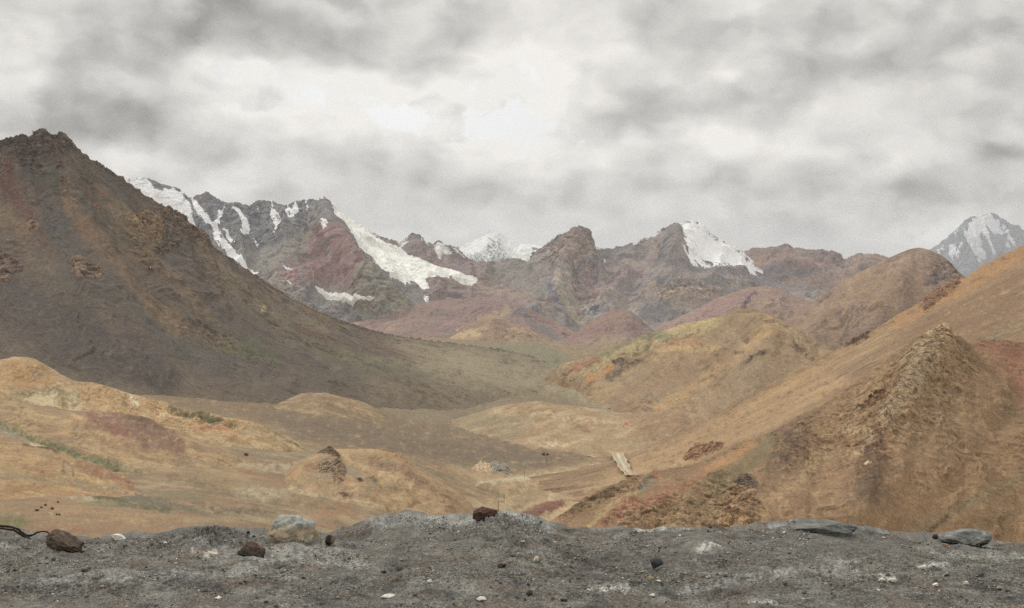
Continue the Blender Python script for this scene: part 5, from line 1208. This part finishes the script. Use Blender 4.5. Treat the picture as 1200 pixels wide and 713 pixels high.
stone('slab', 'low grey slab with a dark blue end on the rim between the slab and the centre', 965, 624, 80, 15, (128, 127, 125), 27, depth=.6, sink=.6, sub=5, planes=14, dmin=.6, rough=.22, cat='slab', tilt=-.03,
      tones=[((60, 66, 82), lambda v, n: sstep(.6, .8, v[:, 0] + .2 * n), .8), ((110, 112, 114), lambda v, n: sstep(.1, .4, n), .6)])
stone('stone', 'small rusty-orange stone lying just in front of the blue-grey slab', 1107, 641, 8, 5, (170, 128, 92), 29)
stone('stone', 'cream stone with a darker right side on the gravel below the rough central hump', 629, 659, 11, 7, (216, 198, 168), 31, tones=[((110, 96, 80), lambda v, n: sstep(.2, .4, v[:, 0] + n * .3), .7)])  # darker brown tone on the right side
stone('stone', 'flat white stone in the gravel at the bottom edge left of the centre', 455, 701, 18, 5, (232, 226, 218), 33, depth=.6)
stone('stone', 'flat pale stone at the bottom edge below the rough central hump', 563, 704, 13, 5, (226, 216, 204), 35)
stone('stone', 'round white stone alone on the gravel below the pale rim stretch', 504, 683, 6, 4, (236, 232, 224), 37)
stone('stone', 'flat white stone near the bottom edge, below the dark brown-black stone', 255, 703, 10, 4, (232, 226, 216), 39)
stone('stone', 'slim pale splinter of stone lying right of the dark patch, left of the brown-black stone', 251, 652, 14, 5, (212, 198, 176), 41, depth=.4, tilt=-.35)
stone('stone', 'flat dark stone edge in a shallow dip below the rough central hump', 588, 665, 12, 4, (58, 54, 52), 43)
stone('stone', 'pale grey stone, the left one of two side by side on the right gravel', 1033, 682, 9, 5, (222, 218, 212), 45)
stone('stone', 'pale grey stone, the right one of two side by side on the right gravel', 1047, 682, 12, 5, (214, 208, 202), 47)
stone('stone', 'small white stone on the right gravel, the larger of the few beside the bottom', 1097, 687, 8, 4, (234, 230, 224), 49)
stone('stone', 'cream stone near the bottom edge below the right-hand slab', 1132, 685, 7, 4, (222, 208, 184), 51)
stone('stone', 'white bit of stone at the rim beside the dark patch', 273, 634, 4, 3, (238, 234, 228), 53)
stone('stone', 'dark pebble-sized stone left of the large veined boulder', 292, 624, 5, 4, (50, 42, 42), 55)
stone('stone', 'small dark stone below the right end of the brown clod', 97, 649, 8, 4, (48, 42, 44), 57)
stone('stone', 'small white stone near the bottom edge left of the charcoal stone', 765, 700, 7, 4, (226, 220, 208), 59)
stone('stone', 'yellowish stone on the gravel just below the charcoal stone', 762, 679, 9, 4, (168, 150, 96), 61)
stone('stone', 'thin dark stone sticking up at the bottom edge right of the flat pale stone', 661, 705, 10, 4, (66, 64, 66), 63)

_r = np.random.default_rng(404)
for _i in range(70):                                            # half-buried stones scattered over the ledge
    _x, _y = _r.uniform(-20, 1220), 640 + 72 * _r.uniform(0, 1) ** .8
    _w = float(np.clip(_r.lognormal(math.log(5.0), .4), 3, 12))
    _k = [(118, 114, 110), (96, 92, 90), (140, 136, 130), (112, 98, 86), (76, 72, 72), (150, 140, 126)][_r.integers(6)]
    stone('stone', 'small grey or brown stone half buried in the grey gravel of the ledge', _x, _y, _w, _w * _r.uniform(.4, .65), _k, 900 + _i, rot=_r.uniform(0, 3), sink=.5, sub=3, rough=.14, group='half-buried stones scattered over the gravel ledge')

# fine loose gravel
def gravel(n):
    r = np.random.default_rng(99)
    B, Fb = ICO[1]
    X, Yp = LG.SX, LG.SY
    ok = np.argwhere((X > -60) & (X < 1260) & (Yp < 730) & (np.arange(X.shape[0])[:, None] > 10))
    # spread evenly over the ground as it is seen
    wgt = 1.0 + 0 * ok[:, 0]
    cl = fbm2(X[ok[:, 0], ok[:, 1]] / 60, Yp[ok[:, 0], ok[:, 1]] / 18, 3)
    wgt = np.clip(.35 + 1.6 * cl, .05, 2.5)
    pick = r.choice(len(ok), n, p=wgt / wgt.sum())
    P = LG.P[ok[pick, 0], ok[pick, 1]]
    u = P[:, 1] / FPX
    size = np.clip(r.lognormal(math.log(.6), .55, n), .35, 3.2) * u
    A = r.normal(size=(n, 4)); A /= np.linalg.norm(A, axis=1, keepdims=True)
    a, b, c, d = A.T
    R = np.stack([np.stack([1 - 2 * (c * c + d * d), 2 * (b * c - a * d), 2 * (b * d + a * c)], -1), np.stack([2 * (b * c + a * d), 1 - 2 * (b * b + d * d), 2 * (c * d - a * b)], -1), np.stack([2 * (b * d - a * c), 2 * (c * d + a * b), 1 - 2 * (b * b + c * c)], -1)], 1)
    sq = r.uniform(.5, 1.25, (n, 1, 3)); jit = 1 + .3 * r.uniform(-1, 1, (n, len(B), 1))
    V = np.einsum('nij,nkj->nki', R, B[None] * sq * jit) * size[:, None, None]
    V[..., 2] *= .6
    V += P[:, None, :] + np.array([0, 0, 1.0]) * (size * .25)[:, None, None]
    pal = np.array([alb(c) for c in [(132, 130, 126), (104, 102, 100), (160, 156, 150), (84, 80, 78), (216, 210, 200), (156, 134, 110), (64, 60, 60), (190, 178, 160), (120, 104, 92)]])
    k = r.choice(len(pal), n, p=[.27, .24, .13, .12, .03, .07, .07, .03, .04])
    C = np.repeat(pal[k] * r.uniform(.8, 1.2, (n, 1)), len(B), 0)
    F_ = (Fb[None] + (np.arange(n) * len(B))[:, None, None]).reshape(-1, 3)
    ob = mesh_np('gravel', V.reshape(-1, 3), F_, stone_material(300), np.clip(C, .01, .8), smooth=False)
    tag(ob, 'loose grey gravel chips with scattered white and brown ones strewn over the ledge', 'gravel', 'stuff')
gravel(26000)

# ---- root
def tube(pts, rad, seg=8):
    pts = np.array(pts, float); n = len(pts)
    t = np.linspace(0, 1, n); tq = np.linspace(0, 1, n * 6)
    c = pchip(t, pts, tq); rq = np.interp(tq, t, rad)
    d = np.gradient(c, axis=0); d /= np.linalg.norm(d, axis=1, keepdims=True)
    a = np.cross(d, [0, 1, .2]); a /= np.linalg.norm(a, axis=1, keepdims=True); b = np.cross(d, a)
    th = np.linspace(0, 2 * np.pi, seg, endpoint=False)
    rr = rq[:, None] * (1 + .22 * n2(tq[:, None] * 22, th[None] * .8))
    V = c[:, None] + rr[..., None] * (np.cos(th)[None, :, None] * a[:, None] + np.sin(th)[None, :, None] * b[:, None])
    m = len(tq); i = np.arange(m * seg).reshape(m, seg); j = np.roll(i, -1, 1)
    F_ = np.stack([i[:-1], j[:-1], j[1:], i[1:]], -1).reshape(-1, 4)
    return V.reshape(-1, 3), F_
_rp = lambda L_: [to_world(np.float64(x), np.float64(y), d) for x, y, d in L_]
v1, f1 = tube(_rp([(-50, 610, 8.7), (-20, 613, 8.7), (0, 616.5, 8.65), (12, 617.5, 8.65), (20, 620, 8.6), (26, 625, 8.6), (33, 628, 8.6), (39, 627, 8.6), (44, 624, 8.6), (50, 623, 8.65), (57, 625, 8.7), (64, 632, 8.7)]), [.009, .008, .008, .008, .008, .009, .009, .007, .006, .005, .005, .003])
v2, f2 = tube(_rp([(-20, 618, 8.55), (0, 619.5, 8.55), (14, 621, 8.5), (22, 625, 8.5), (29, 629, 8.5), (36, 632, 8.45)]), [.007, .007, .008, .008, .008, .004])
_rt = mesh_np('root', np.concatenate([v1, v2]), np.concatenate([f1, f2 + len(v1)]), stone_material(60), np.zeros((len(v1) + len(v2), 3)) + alb((58, 42, 36)))
tag(_rt, 'dark bent forked root on the gravel rim at the left, beside the brown clod', 'root')

# ================================================================== ROCK OUTCROPS ON THE HILLS
BR = [(84, 66, 56), (124, 96, 74), (162, 128, 96)]
DK = [(64, 54, 52), (88, 70, 64), (112, 90, 78)]
def crag(patch, label, box_or_shape, seed, cols, **k):
    d = dict(seed=seed, cols=cols, **k)
    if isinstance(box_or_shape, tuple):
        x, y, rx, ry = box_or_shape; d['blob'] = box_or_shape; r = max(rx, ry) * 1.3
        d['box'] = (x - (r if k.get('rot') else rx * 1.3), y - (r if k.get('rot') else ry * 1.3), x + (r if k.get('rot') else rx * 1.3), y + (r if k.get('rot') else ry * 1.3))
    else:
        xs = [p[0] for p in box_or_shape]; ys = [p[1] for p in box_or_shape]
        d['box'] = (min(xs), min(ys), max(xs), max(ys)); d['poly'] = box_or_shape
    PATCHES[patch].crag(label, d)
LM = 'leftmountain'
crag(LM, 'round brown rock outcrop alone on the middle of the dark scree face', [(84, 308), (98, 303), (108, 309), (119, 318), (120, 326), (108, 332), (92, 333), (86, 326)], 1, [(70, 56, 50), (112, 88, 72), (148, 120, 96)], amp=8, size=8)
crag(LM, 'dark rock outcrop at the left edge of the picture, low on the scree mountain', [(-30, 292), (0, 294), (14, 302), (26, 312), (28, 318), (14, 320), (10, 332), (-10, 334), (-30, 330)], 2, [(66, 52, 52), (98, 74, 66), (134, 104, 88)], amp=7, size=8)
crag(LM, 'small brown outcrop directly above the round one on the scree face', (39, 266, 8, 7), 3, BR, amp=6, size=5)
crag(LM, 'thin dark sliver of rock high on the scree face', (45, 239, 9, 5), 4, DK, amp=4, size=5, rot=-20)
crag(LM, 'dark patch of broken rock just below the summit crags', [(14, 174), (30, 176), (44, 190), (56, 206), (46, 210), (32, 200), (22, 188)], 5, DK, amp=5, size=6)
crag(LM, 'small dark rocks below the right end of the summit crags', (68, 197, 8, 6), 55, DK, amp=4, size=5)
crag(LM, 'reddish rock in the upper scree, the higher of two close together', (73, 216, 5, 4), 6, [(84, 58, 52), (128, 86, 74)], amp=5, size=4)
crag(LM, 'reddish rock in the upper scree, the lower of two close together', (75, 228, 4, 5), 66, [(84, 58, 52), (128, 86, 74), (160, 120, 98)], amp=5, size=4)
crag(LM, 'long flat dark outcrop below the crest crags of the scree mountain', [(180, 288), (192, 285), (208, 286), (210, 292), (196, 295), (184, 294)], 7, DK, amp=5, size=5)
crag(LM, 'ragged crest crags halfway down the skyline of the scree mountain', [(180, 240), (200, 247), (214, 252), (222, 262), (236, 272), (250, 286), (240, 290), (225, 284), (208, 270), (190, 256)], 8, [(74, 60, 54), (104, 84, 70), (134, 108, 84)], amp=7, size=8)
crag(LM, 'broken brown rocks in the scree below the crest crags', [(150, 250), (172, 248), (192, 262), (190, 280), (172, 276), (158, 266)], 88, [(84, 70, 60), (122, 98, 74), (150, 118, 84)], amp=4, size=6, soft=6)
crag(LM, 'pale little rock low on the scree mountain in its lower right part', (305, 369, 4, 6), 9, [(128, 104, 84), (178, 150, 118)], amp=5, size=4)
crag(LM, 'rusty rocks in the upper scree, right of the reddish pair', (113, 244, 7, 5), 10, [(110, 76, 58), (158, 108, 72)], amp=5, size=4, rot=25)
crag(LM, 'jagged dark summit rocks on top of the left mountain', [(-10, 166), (10, 161), (22, 156), (30, 161), (50, 150), (60, 158), (72, 157), (88, 172), (70, 176), (50, 166), (28, 172), (0, 178)], 11, [(66, 58, 56), (90, 76, 70), (116, 98, 86)], amp=7, size=9)
RS = 'rightslope'
crag(RS, 'brown crag on the skyline of the long right slope, upper and larger', [(1082, 362), (1084, 352), (1096, 342), (1106, 332), (1120, 328), (1126, 332), (1118, 340), (1104, 350), (1094, 360)], 12, [(80, 58, 50), (124, 86, 68), (150, 112, 84)], amp=8, size=8)
crag(RS, 'dark crag on the skyline of the long right slope, below the brown one', [(988, 408), (996, 398), (1012, 388), (1024, 386), (1018, 396), (1004, 404)], 13, [(66, 50, 48), (100, 74, 62)], amp=6, size=6)
crag(RS, 'low red-brown jumble of boulders on the tan slope behind the craggy spur', [(800, 540), (806, 532), (816, 522), (834, 519), (850, 521), (848, 526), (832, 532), (814, 540)], 14, [(74, 50, 40), (122, 82, 58), (158, 112, 78)], amp=7, size=5)
crag('mound', 'dark broken rocks on the crest of the tan mound', [(370, 550), (378, 543), (390, 540), (402, 546), (407, 558), (400, 570), (390, 567), (388, 557), (380, 556)], 15, [(76, 62, 54), (124, 98, 78), (164, 132, 100)], amp=5, size=4, soft=4)
crag('mound', 'single black rock tip at the very top of the tan mound', [(371, 531), (380, 526), (386, 522), (391, 526), (399, 540), (392, 545), (386, 535), (378, 534)], 16, [(60, 50, 46), (104, 82, 66)], amp=4, size=4)
crag('mound', 'small dark rock on the right flank of the tan mound', (421, 565, 5, 3), 17, [(60, 48, 42), (110, 88, 70)], amp=4, size=3)
crag('valley', 'grey-blue rocky hump on the valley floor beyond the tan mound', [(574, 546), (582, 541), (592, 546), (604, 556), (588, 556), (576, 553)], 18, [(84, 80, 84), (116, 108, 104), (156, 144, 128)], amp=7, size=5)
crag('valley', 'crumbled tan bank beside the grey-blue hump on the valley floor', [(554, 549), (562, 543), (574, 545), (576, 553), (560, 553)], 19, [(150, 122, 94), (200, 166, 126)], amp=5, size=5)
crag('valley', 'maroon ledge of rock on the flat just beyond the gravel rim, right of the centre', [(606, 606), (620, 600), (640, 590), (660, 588), (664, 592), (640, 602), (620, 608)], 25, [(96, 58, 50), (132, 84, 68)], amp=3, size=7)
crag('spur', 'dark knuckle of rock at the head of the ribbed cliff on the spur', [(860, 563), (868, 556), (880, 560), (888, 572), (878, 574), (868, 570)], 27, [(70, 60, 58), (112, 94, 82)], amp=6, size=6)
crag('spur', 'blocky brown cliff ribs low on the spur, above the rim', [(836, 622), (847, 602), (841, 594), (857, 577), (866, 564), (877, 569), (871, 584), (885, 580), (881, 600), (871, 604), (877, 619), (860, 625)], 28, [(84, 64, 48), (128, 96, 66), (178, 138, 92)], amp=6, size=10, tilt=60, soft=7)
crag('spur', 'dark rocks halfway up the craggy spur, left of its rib', [(1014, 476), (1024, 464), (1040, 464), (1038, 472), (1024, 480)], 29, [(84, 60, 46), (134, 96, 66)], amp=6, size=5)
crag('spur', 'long grey-brown rib of blocky rock running down from the top of the spur', [(1062, 416), (1080, 398), (1096, 392), (1100, 410), (1092, 436), (1078, 462), (1056, 492), (1036, 508), (1030, 496), (1050, 470), (1066, 446), (1058, 430)], 30, [(84, 70, 58), (132, 106, 80), (176, 146, 106), (142, 120, 98)], amp=4.5, size=8, soft=9)
crag('spur', 'pointed rock at the very top of the craggy spur', [(1088, 392), (1098, 386), (1108, 380), (1114, 386), (1124, 398), (1112, 402), (1098, 398)], 31, [(92, 72, 60), (146, 114, 84), (190, 156, 112)], amp=6, size=8)

# single boulders far down the slopes
def boulders(spec, group, cols, names):
    for i, (px, py, w, h, label) in enumerate(spec):
        stone('boulder', label, px, py, w, h, cols[i % len(cols)], 300 + i * 7 + int(px), sink=.3, sub=3, rough=.12, group=group, cat='boulder', names=names)
boulders([(43, 599, 5, 3, 'dark boulder at the left end of the scatter on the brown slope'), (49, 596, 3, 2.2, 'dark boulder second from the left in the scatter on the brown slope'), (54, 593, 4, 2.2, 'dark boulder at the top of the scatter on the brown slope'),
          (61, 597, 4.5, 2.6, 'dark boulder at the right end of the scatter on the brown slope'), (66, 604, 3, 2.5, 'black boulder, left of two, just below the scatter'), (70, 604.5, 3.2, 2.4, 'black boulder, right of two, just below the scatter'),
          (68, 589, 2.8, 2.4, 'single boulder above the scatter on the brown slope')], 'dark boulders on the brown slope at lower left', [(112, 84, 66), (94, 70, 58)], ['valley', 'hill_c', 'hill_b'])
boulders([(290, 532, 6, 4, 'brown boulder alone on the flat left of the tan mound')], None, [(104, 76, 60)], ['valley', 'mound', 'hill_b', 'hill_a'])
boulders([(637, 534, 4, 3, 'red-brown boulder far out on the dark flat, left of a close pair'), (642, 534, 4, 3, 'red-brown boulder far out on the dark flat, right of a close pair')], None, [(112, 66, 50)], ['valley', 'lobe'])
flush()

# ---- poles down the valley
POLE = rock_material('weathered_wood', 4, .1, .2)
def pole(px, py, hpx, label):
    p = locate(px, py, ['valley', 'lobe', 'mound'], 5)
    if p is None: return
    H = hpx * p[1] / FPX
    root = bpy.data.objects.new('utility_pole', None); link(root); root.location = p
    v, f = tube([(0, 0, -.6), (0, 0, H * .5), (.02, 0, H)], [.16, .14, .11], 8)
    mesh_np('shaft', v, f, POLE, np.zeros((len(v), 3)) + alb((96, 80, 62)), root)
    v, f = tube([(-.8, 0, H * .93), (0, .02, H * .93), (.8, 0, H * .93)], [.07, .07, .07], 6)
    mesh_np('crossarm', v, f, POLE, np.zeros((len(v), 3)) + alb((96, 80, 62)), root)
    tag(root, label, 'pole', None, 'wooden poles crossing the valley floor')
pole(584, 601, 13, 'thin wooden pole nearest the gravel rim, right of the maroon stone')
pole(590.5, 590, 10, 'thin wooden pole second in the line from the gravel rim')
pole(614, 561, 9, 'thin wooden pole on the flat below the grey-blue hump')
pole(640, 544, 8, 'thin wooden pole on the dark flat near the two tiny red rocks')
pole(657, 541, 6, 'thin wooden pole farthest off, on the dark flat left of the track')

# ================================================================== AIR
def haze(density=2.0e-5):
    bm = bmesh.new(); bmesh.ops.create_cube(bm, size=1)
    lo, hi = Vector((-45000, -400, -420)), Vector((45000, 31000, 1250))
    for v in bm.verts: v.co = Vector([(lo[i] if v.co[i] < 0 else hi[i]) for i in range(3)])
    me = bpy.data.meshes.new('haze'); bm.to_mesh(me); bm.free()
    m = bpy.data.materials.new('mountain_air'); nt = nodes_of(m); N, L = nt.nodes, nt.links
    out = N.new('ShaderNodeOutputMaterial'); pv = N.new('ShaderNodeVolumePrincipled')
    pv.inputs['Color'].default_value = (.86, .92, 1.0, 1); pv.inputs['Density'].default_value = density; pv.inputs['Anisotropy'].default_value = .2
    L.new(pv.outputs[0], out.inputs['Volume'])
    me.materials.append(m)
    o = link(bpy.data.objects.new('haze', me)); tag(o, 'thin blue-grey mountain haze over the valley and far peaks', 'haze', 'stuff')
haze()

# ================================================================== LIGHT, SKY, CAMERA
SUN_EL, SUN_AZ = 40, -38          # degrees; azimuth left of straight ahead
_e, _a = math.radians(SUN_EL), math.radians(SUN_AZ)

def sky():
    w = bpy.data.worlds.new('World'); scene.world = w; w.use_nodes = True
    nt = w.node_tree; N, L = nt.nodes, nt.links
    bg = N['Background']
    def math_(op, a, b=None, c=None, clamp=False):
        n = N.new('ShaderNodeMath'); n.operation = op; n.use_clamp = clamp
        for i, v in enumerate((a, b, c)):
            if v is None: continue
            if isinstance(v, (int, float)): n.inputs[i].default_value = v
            else: L.new(v, n.inputs[i])
        return n.outputs[0]
    def vec(op, a, b=None, c=None, scale=None):
        n = N.new('ShaderNodeVectorMath'); n.operation = op
        for i, v in enumerate((a, b, c)):
            if v is None: continue
            if isinstance(v, tuple): n.inputs[i].default_value = v
            else: L.new(v, n.inputs[i])
        if scale is not None: n.inputs['Scale'].default_value = scale
        return n
    def noise(v, sc, det, ro=.55, off=(0, 0, 0), dist=0):
        a = vec('MULTIPLY_ADD', v, (sc[0], sc[1], 1.0), off).outputs[0]
        n = N.new('ShaderNodeTexNoise'); n.noise_dimensions = '2D'; n.inputs['Scale'].default_value = 1; n.inputs['Detail'].default_value = det
        n.inputs['Roughness'].default_value = ro; n.inputs['Distortion'].default_value = dist
        L.new(a, n.inputs['Vector']); return n
    def smooth(x, a, b, c=0., d=1.):
        n = N.new('ShaderNodeMapRange'); n.interpolation_type = 'SMOOTHSTEP'
        for k, v in (('From Min', a), ('From Max', b), ('To Min', c), ('To Max', d)): n.inputs[k].default_value = v
        L.new(x, n.inputs['Value']); return n.outputs[0]
    def mixc(f, a, b):
        x = N.new('ShaderNodeMix'); x.data_type = 'RGBA'
        for i, v in ((0, f), (6, a), (7, b)):
            if isinstance(v, (tuple, float)): x.inputs[i].default_value = v
            else: L.new(v, x.inputs[i])
        return x.outputs[2]
    tc = N.new('ShaderNodeTexCoord'); sp = N.new('ShaderNodeSeparateXYZ'); L.new(tc.outputs['Generated'], sp.inputs[0])
    az = math_('ARCTAN2', sp.outputs[0], sp.outputs[1]); el = math_('ARCSINE', sp.outputs[2])
    # hundreds of photo pixels: azimuth right of the view axis, height above the horizon
    U = math_('MULTIPLY', az, FPX / 100); W = math_('MULTIPLY', el, FPX / 100)
    cb = N.new('ShaderNodeCombineXYZ'); L.new(U, cb.inputs[0]); L.new(W, cb.inputs[1]); P0 = cb.outputs[0]
    wn = noise(P0, (.9, 1.5), 3, .5, (3, 7, 1))
    wb = vec('MULTIPLY_ADD', vec('SUBTRACT', wn.outputs['Color'], (.5, .5, .5)).outputs[0], (1.3, .7, 0), P0).outputs[0]
    def blobs(lst, src):
        acc = None
        for (x, y, rx, ry, a) in lst:
            bx, by, rx, ry = (x - 600) / 100, (330 - y) / 100, rx / 100, ry / 100
            q = vec('MULTIPLY_ADD', src, (1 / rx, 1 / ry, 0), (-bx / rx, -by / ry, 0)).outputs[0]
            d = vec('DOT_PRODUCT', q, q).outputs['Value']
            g = math_('POWER', .36788, d)
            acc = math_('MULTIPLY_ADD', g, float(a), acc if acc is not None else 0.0)
        return acc
    # how much cloud hides the bright layer behind it
    cover = blobs([(450, 122, 110, 38, -.55), (300, 95, 60, 26, -.38), (600, 70, 80, 55, -.30), (25, 85, 40, 36, -.34), (560, 155, 50, 26, -.2), (640, 140, 50, 40, -.12), (885, 100, 26, 20, -.30), (1030, 270, 80, 18, -.22), (60, 118, 70, 14, -.12), (700, 60, 40, 60, -.12), (520, 165, 30, 30, -.2),
                   (120, 45, 260, 50, .40), (420, 40, 130, 34, .36), (150, 165, 170, 34, .30), (470, 205, 110, 32, .38), (790, 60, 120, 60, .26), (1000, 90, 260, 90, .34), (860, 225, 200, 30, .34), (1080, 235, 170, 26, .28), (770, 152, 34, 20, .4), (1165, 180, 30, 22, .35), (270, 190, 160, 30, .15), (560, 30, 70, 22, .12)], wb)
    tone = blobs([(450, 115, 130, 50, .14), (120, 50, 260, 60, -.07), (360, 45, 120, 36, -.10), (440, 60, 60, 20, -.04), (150, 160, 140, 26, -.07), (500, 213, 110, 20, -.11), (560, 185, 50, 20, .07), (440, 168, 100, 16, .06), (880, 168, 110, 24, .16), (800, 188, 70, 22, .09), (880, 222, 170, 16, -.11), (768, 152, 26, 16, -.13), (1165, 182, 28, 18, -.22),
                  (1060, 238, 150, 16, -.13), (1000, 60, 220, 60, .06), (1170, 60, 100, 120, -.03), (1100, 195, 60, 26, .05), (620, 60, 100, 80, .10), (690, 110, 60, 60, .04), (25, 90, 40, 40, .1), (640, 195, 60, 16, .06), (250, 222, 200, 14, .05), (700, 175, 40, 16, .07), (950, 130, 120, 30, .04), (330, 150, 60, 30, .06)], wb)
    def billow(v, sx, sy, off, det):
        a = vec('MULTIPLY_ADD', v, (sx, sy, 1.0), off).outputs[0]
        n = N.new('ShaderNodeTexVoronoi'); n.voronoi_dimensions = '2D'; n.feature = 'F1'; n.inputs['Scale'].default_value = 1
        n.inputs['Detail'].default_value = det; n.inputs['Roughness'].default_value = .5; n.inputs['Lacunarity'].default_value = 2.4; n.normalize = True
        L.new(a, n.inputs['Vector']); return math_('SUBTRACT', .6, n.outputs['Distance'])
    fw = noise(P0, (1.6, 2.6), 4, .55, (5, 2, 9))
    wf = vec('MULTIPLY_ADD', vec('SUBTRACT', fw.outputs['Color'], (.5, .5, .5)).outputs[0], (.55, .34, 0), P0).outputs[0]
    def layer(off, sx, sy, bias, gain, edge, light):
        """one deck of cloud: how much it covers, and its light and dark"""
        def f(v, det):
            n = noise(v, (sx, sy), det, .52, off).outputs['Fac']
            q = billow(v, sx * 2.1, sy * 2.1, (off[1], off[0], 0), min(det - 1, 3))
            return math_('ADD', math_('MULTIPLY', math_('SUBTRACT', n, .5), 1.3), math_('MULTIPLY', q, .72))
        f0 = f(wf, 7); g0 = f(wf, 2); g1 = f(vec('ADD', wf, (-.09 / sx, .20 / sy, 0)).outputs[0], 2)
        d = math_('MULTIPLY_ADD', bias, gain, f0)
        m = smooth(d, -edge, edge)
        core = smooth(d, -.02, .42)
        lit = math_('MULTIPLY_ADD', math_('SUBTRACT', f0, g0), .50, math_('SUBTRACT', g0, g1))
        return m, core, math_('MULTIPLY', lit, light)
    m1, core1, lit1 = layer((3.3, 7.7, 0), .85, 1.2, cover, .55, .07, .60)
    m2, core2, lit2 = layer((11.2, 4.1, 0), .52, .76, math_('ADD', cover, .06), 1.0, .07, .56)
    def tonec(base, core, k, lit, lo, hi):
        t = math_('ADD', math_('MULTIPLY_ADD', core, k, base), math_('ADD', lit, tone))
        return math_('MINIMUM', math_('MAXIMUM', t, lo), hi)
    def tint(t, c):
        g = vec('SCALE', c); L.new(t, g.inputs['Scale']); return g.outputs[0]
    t1 = tonec(.76, core1, -.17, lit1, .42, .82)
    t2 = tonec(.76, core2, -.19, lit2, .22, .84)
    bright = math_('MINIMUM', math_('MULTIPLY_ADD', tone, .6, .74), .82)
    st = N.new('ShaderNodeTexSky'); st.sky_type = 'NISHITA'; st.sun_disc = False; st.sun_elevation = _e; st.sun_rotation = _a; st.altitude = 4000
    thin = vec('SCALE', st.outputs[0], scale=.012)
    back = vec('ADD', tint(bright, (1.0, .985, .93)), thin.outputs[0]).outputs[0]
    colr = mixc(m1, back, tint(t1, (1.0, .978, .93)))
    colr = mixc(m2, colr, tint(t2, (1.0, .972, .922)))
    # bluish grey towards the horizon, brighter overhead as under any overcast
    hz = smooth(W, .25, 1.1, .22, 0.)
    colr = mixc(hz, colr, (.53, .55, .565, 1))
    ov = smooth(W, 3.4, 12., 1., 1.4)
    fin = vec('SCALE', colr); L.new(ov, fin.inputs['Scale'])
    L.new(fin.outputs[0], bg.inputs[0]); bg.inputs[1].default_value = 1.0
    w.cycles.sampling_method = 'NONE'
sky()
sun = bpy.data.lights.new('sun', 'SUN'); sun.energy = 1.5; sun.angle = math.radians(10); sun.color = (1, .96, .90)
so = link(bpy.data.objects.new('sun', sun))
sd = Vector((math.sin(_a) * math.cos(_e), math.cos(_a) * math.cos(_e), math.sin(_e)))
so.rotation_euler = sd.to_track_quat('Z', 'Y').to_euler()
so.location = (0, 0, 50)
cam = bpy.data.cameras.new('camera'); cam.sensor_width = 36; cam.lens = 36 * FPX / 1200
cam.clip_start = .1; cam.clip_end = 120000
co = link(bpy.data.objects.new('camera', cam)); co.rotation_euler = (math.pi / 2 - PITCH, 0, 0); co.location = (0, 0, 0)
scene.camera = co
vs_ = scene.view_settings
vs_.view_transform = 'Standard'; vs_.look = 'None'; vs_.gamma = 1; vs_.exposure = .14; vs_.use_curve_mapping = False
scene.cycles.use_denoising = False
scene.cycles.max_bounces = 6; scene.cycles.diffuse_bounces = 3; scene.cycles.volume_bounces = 1
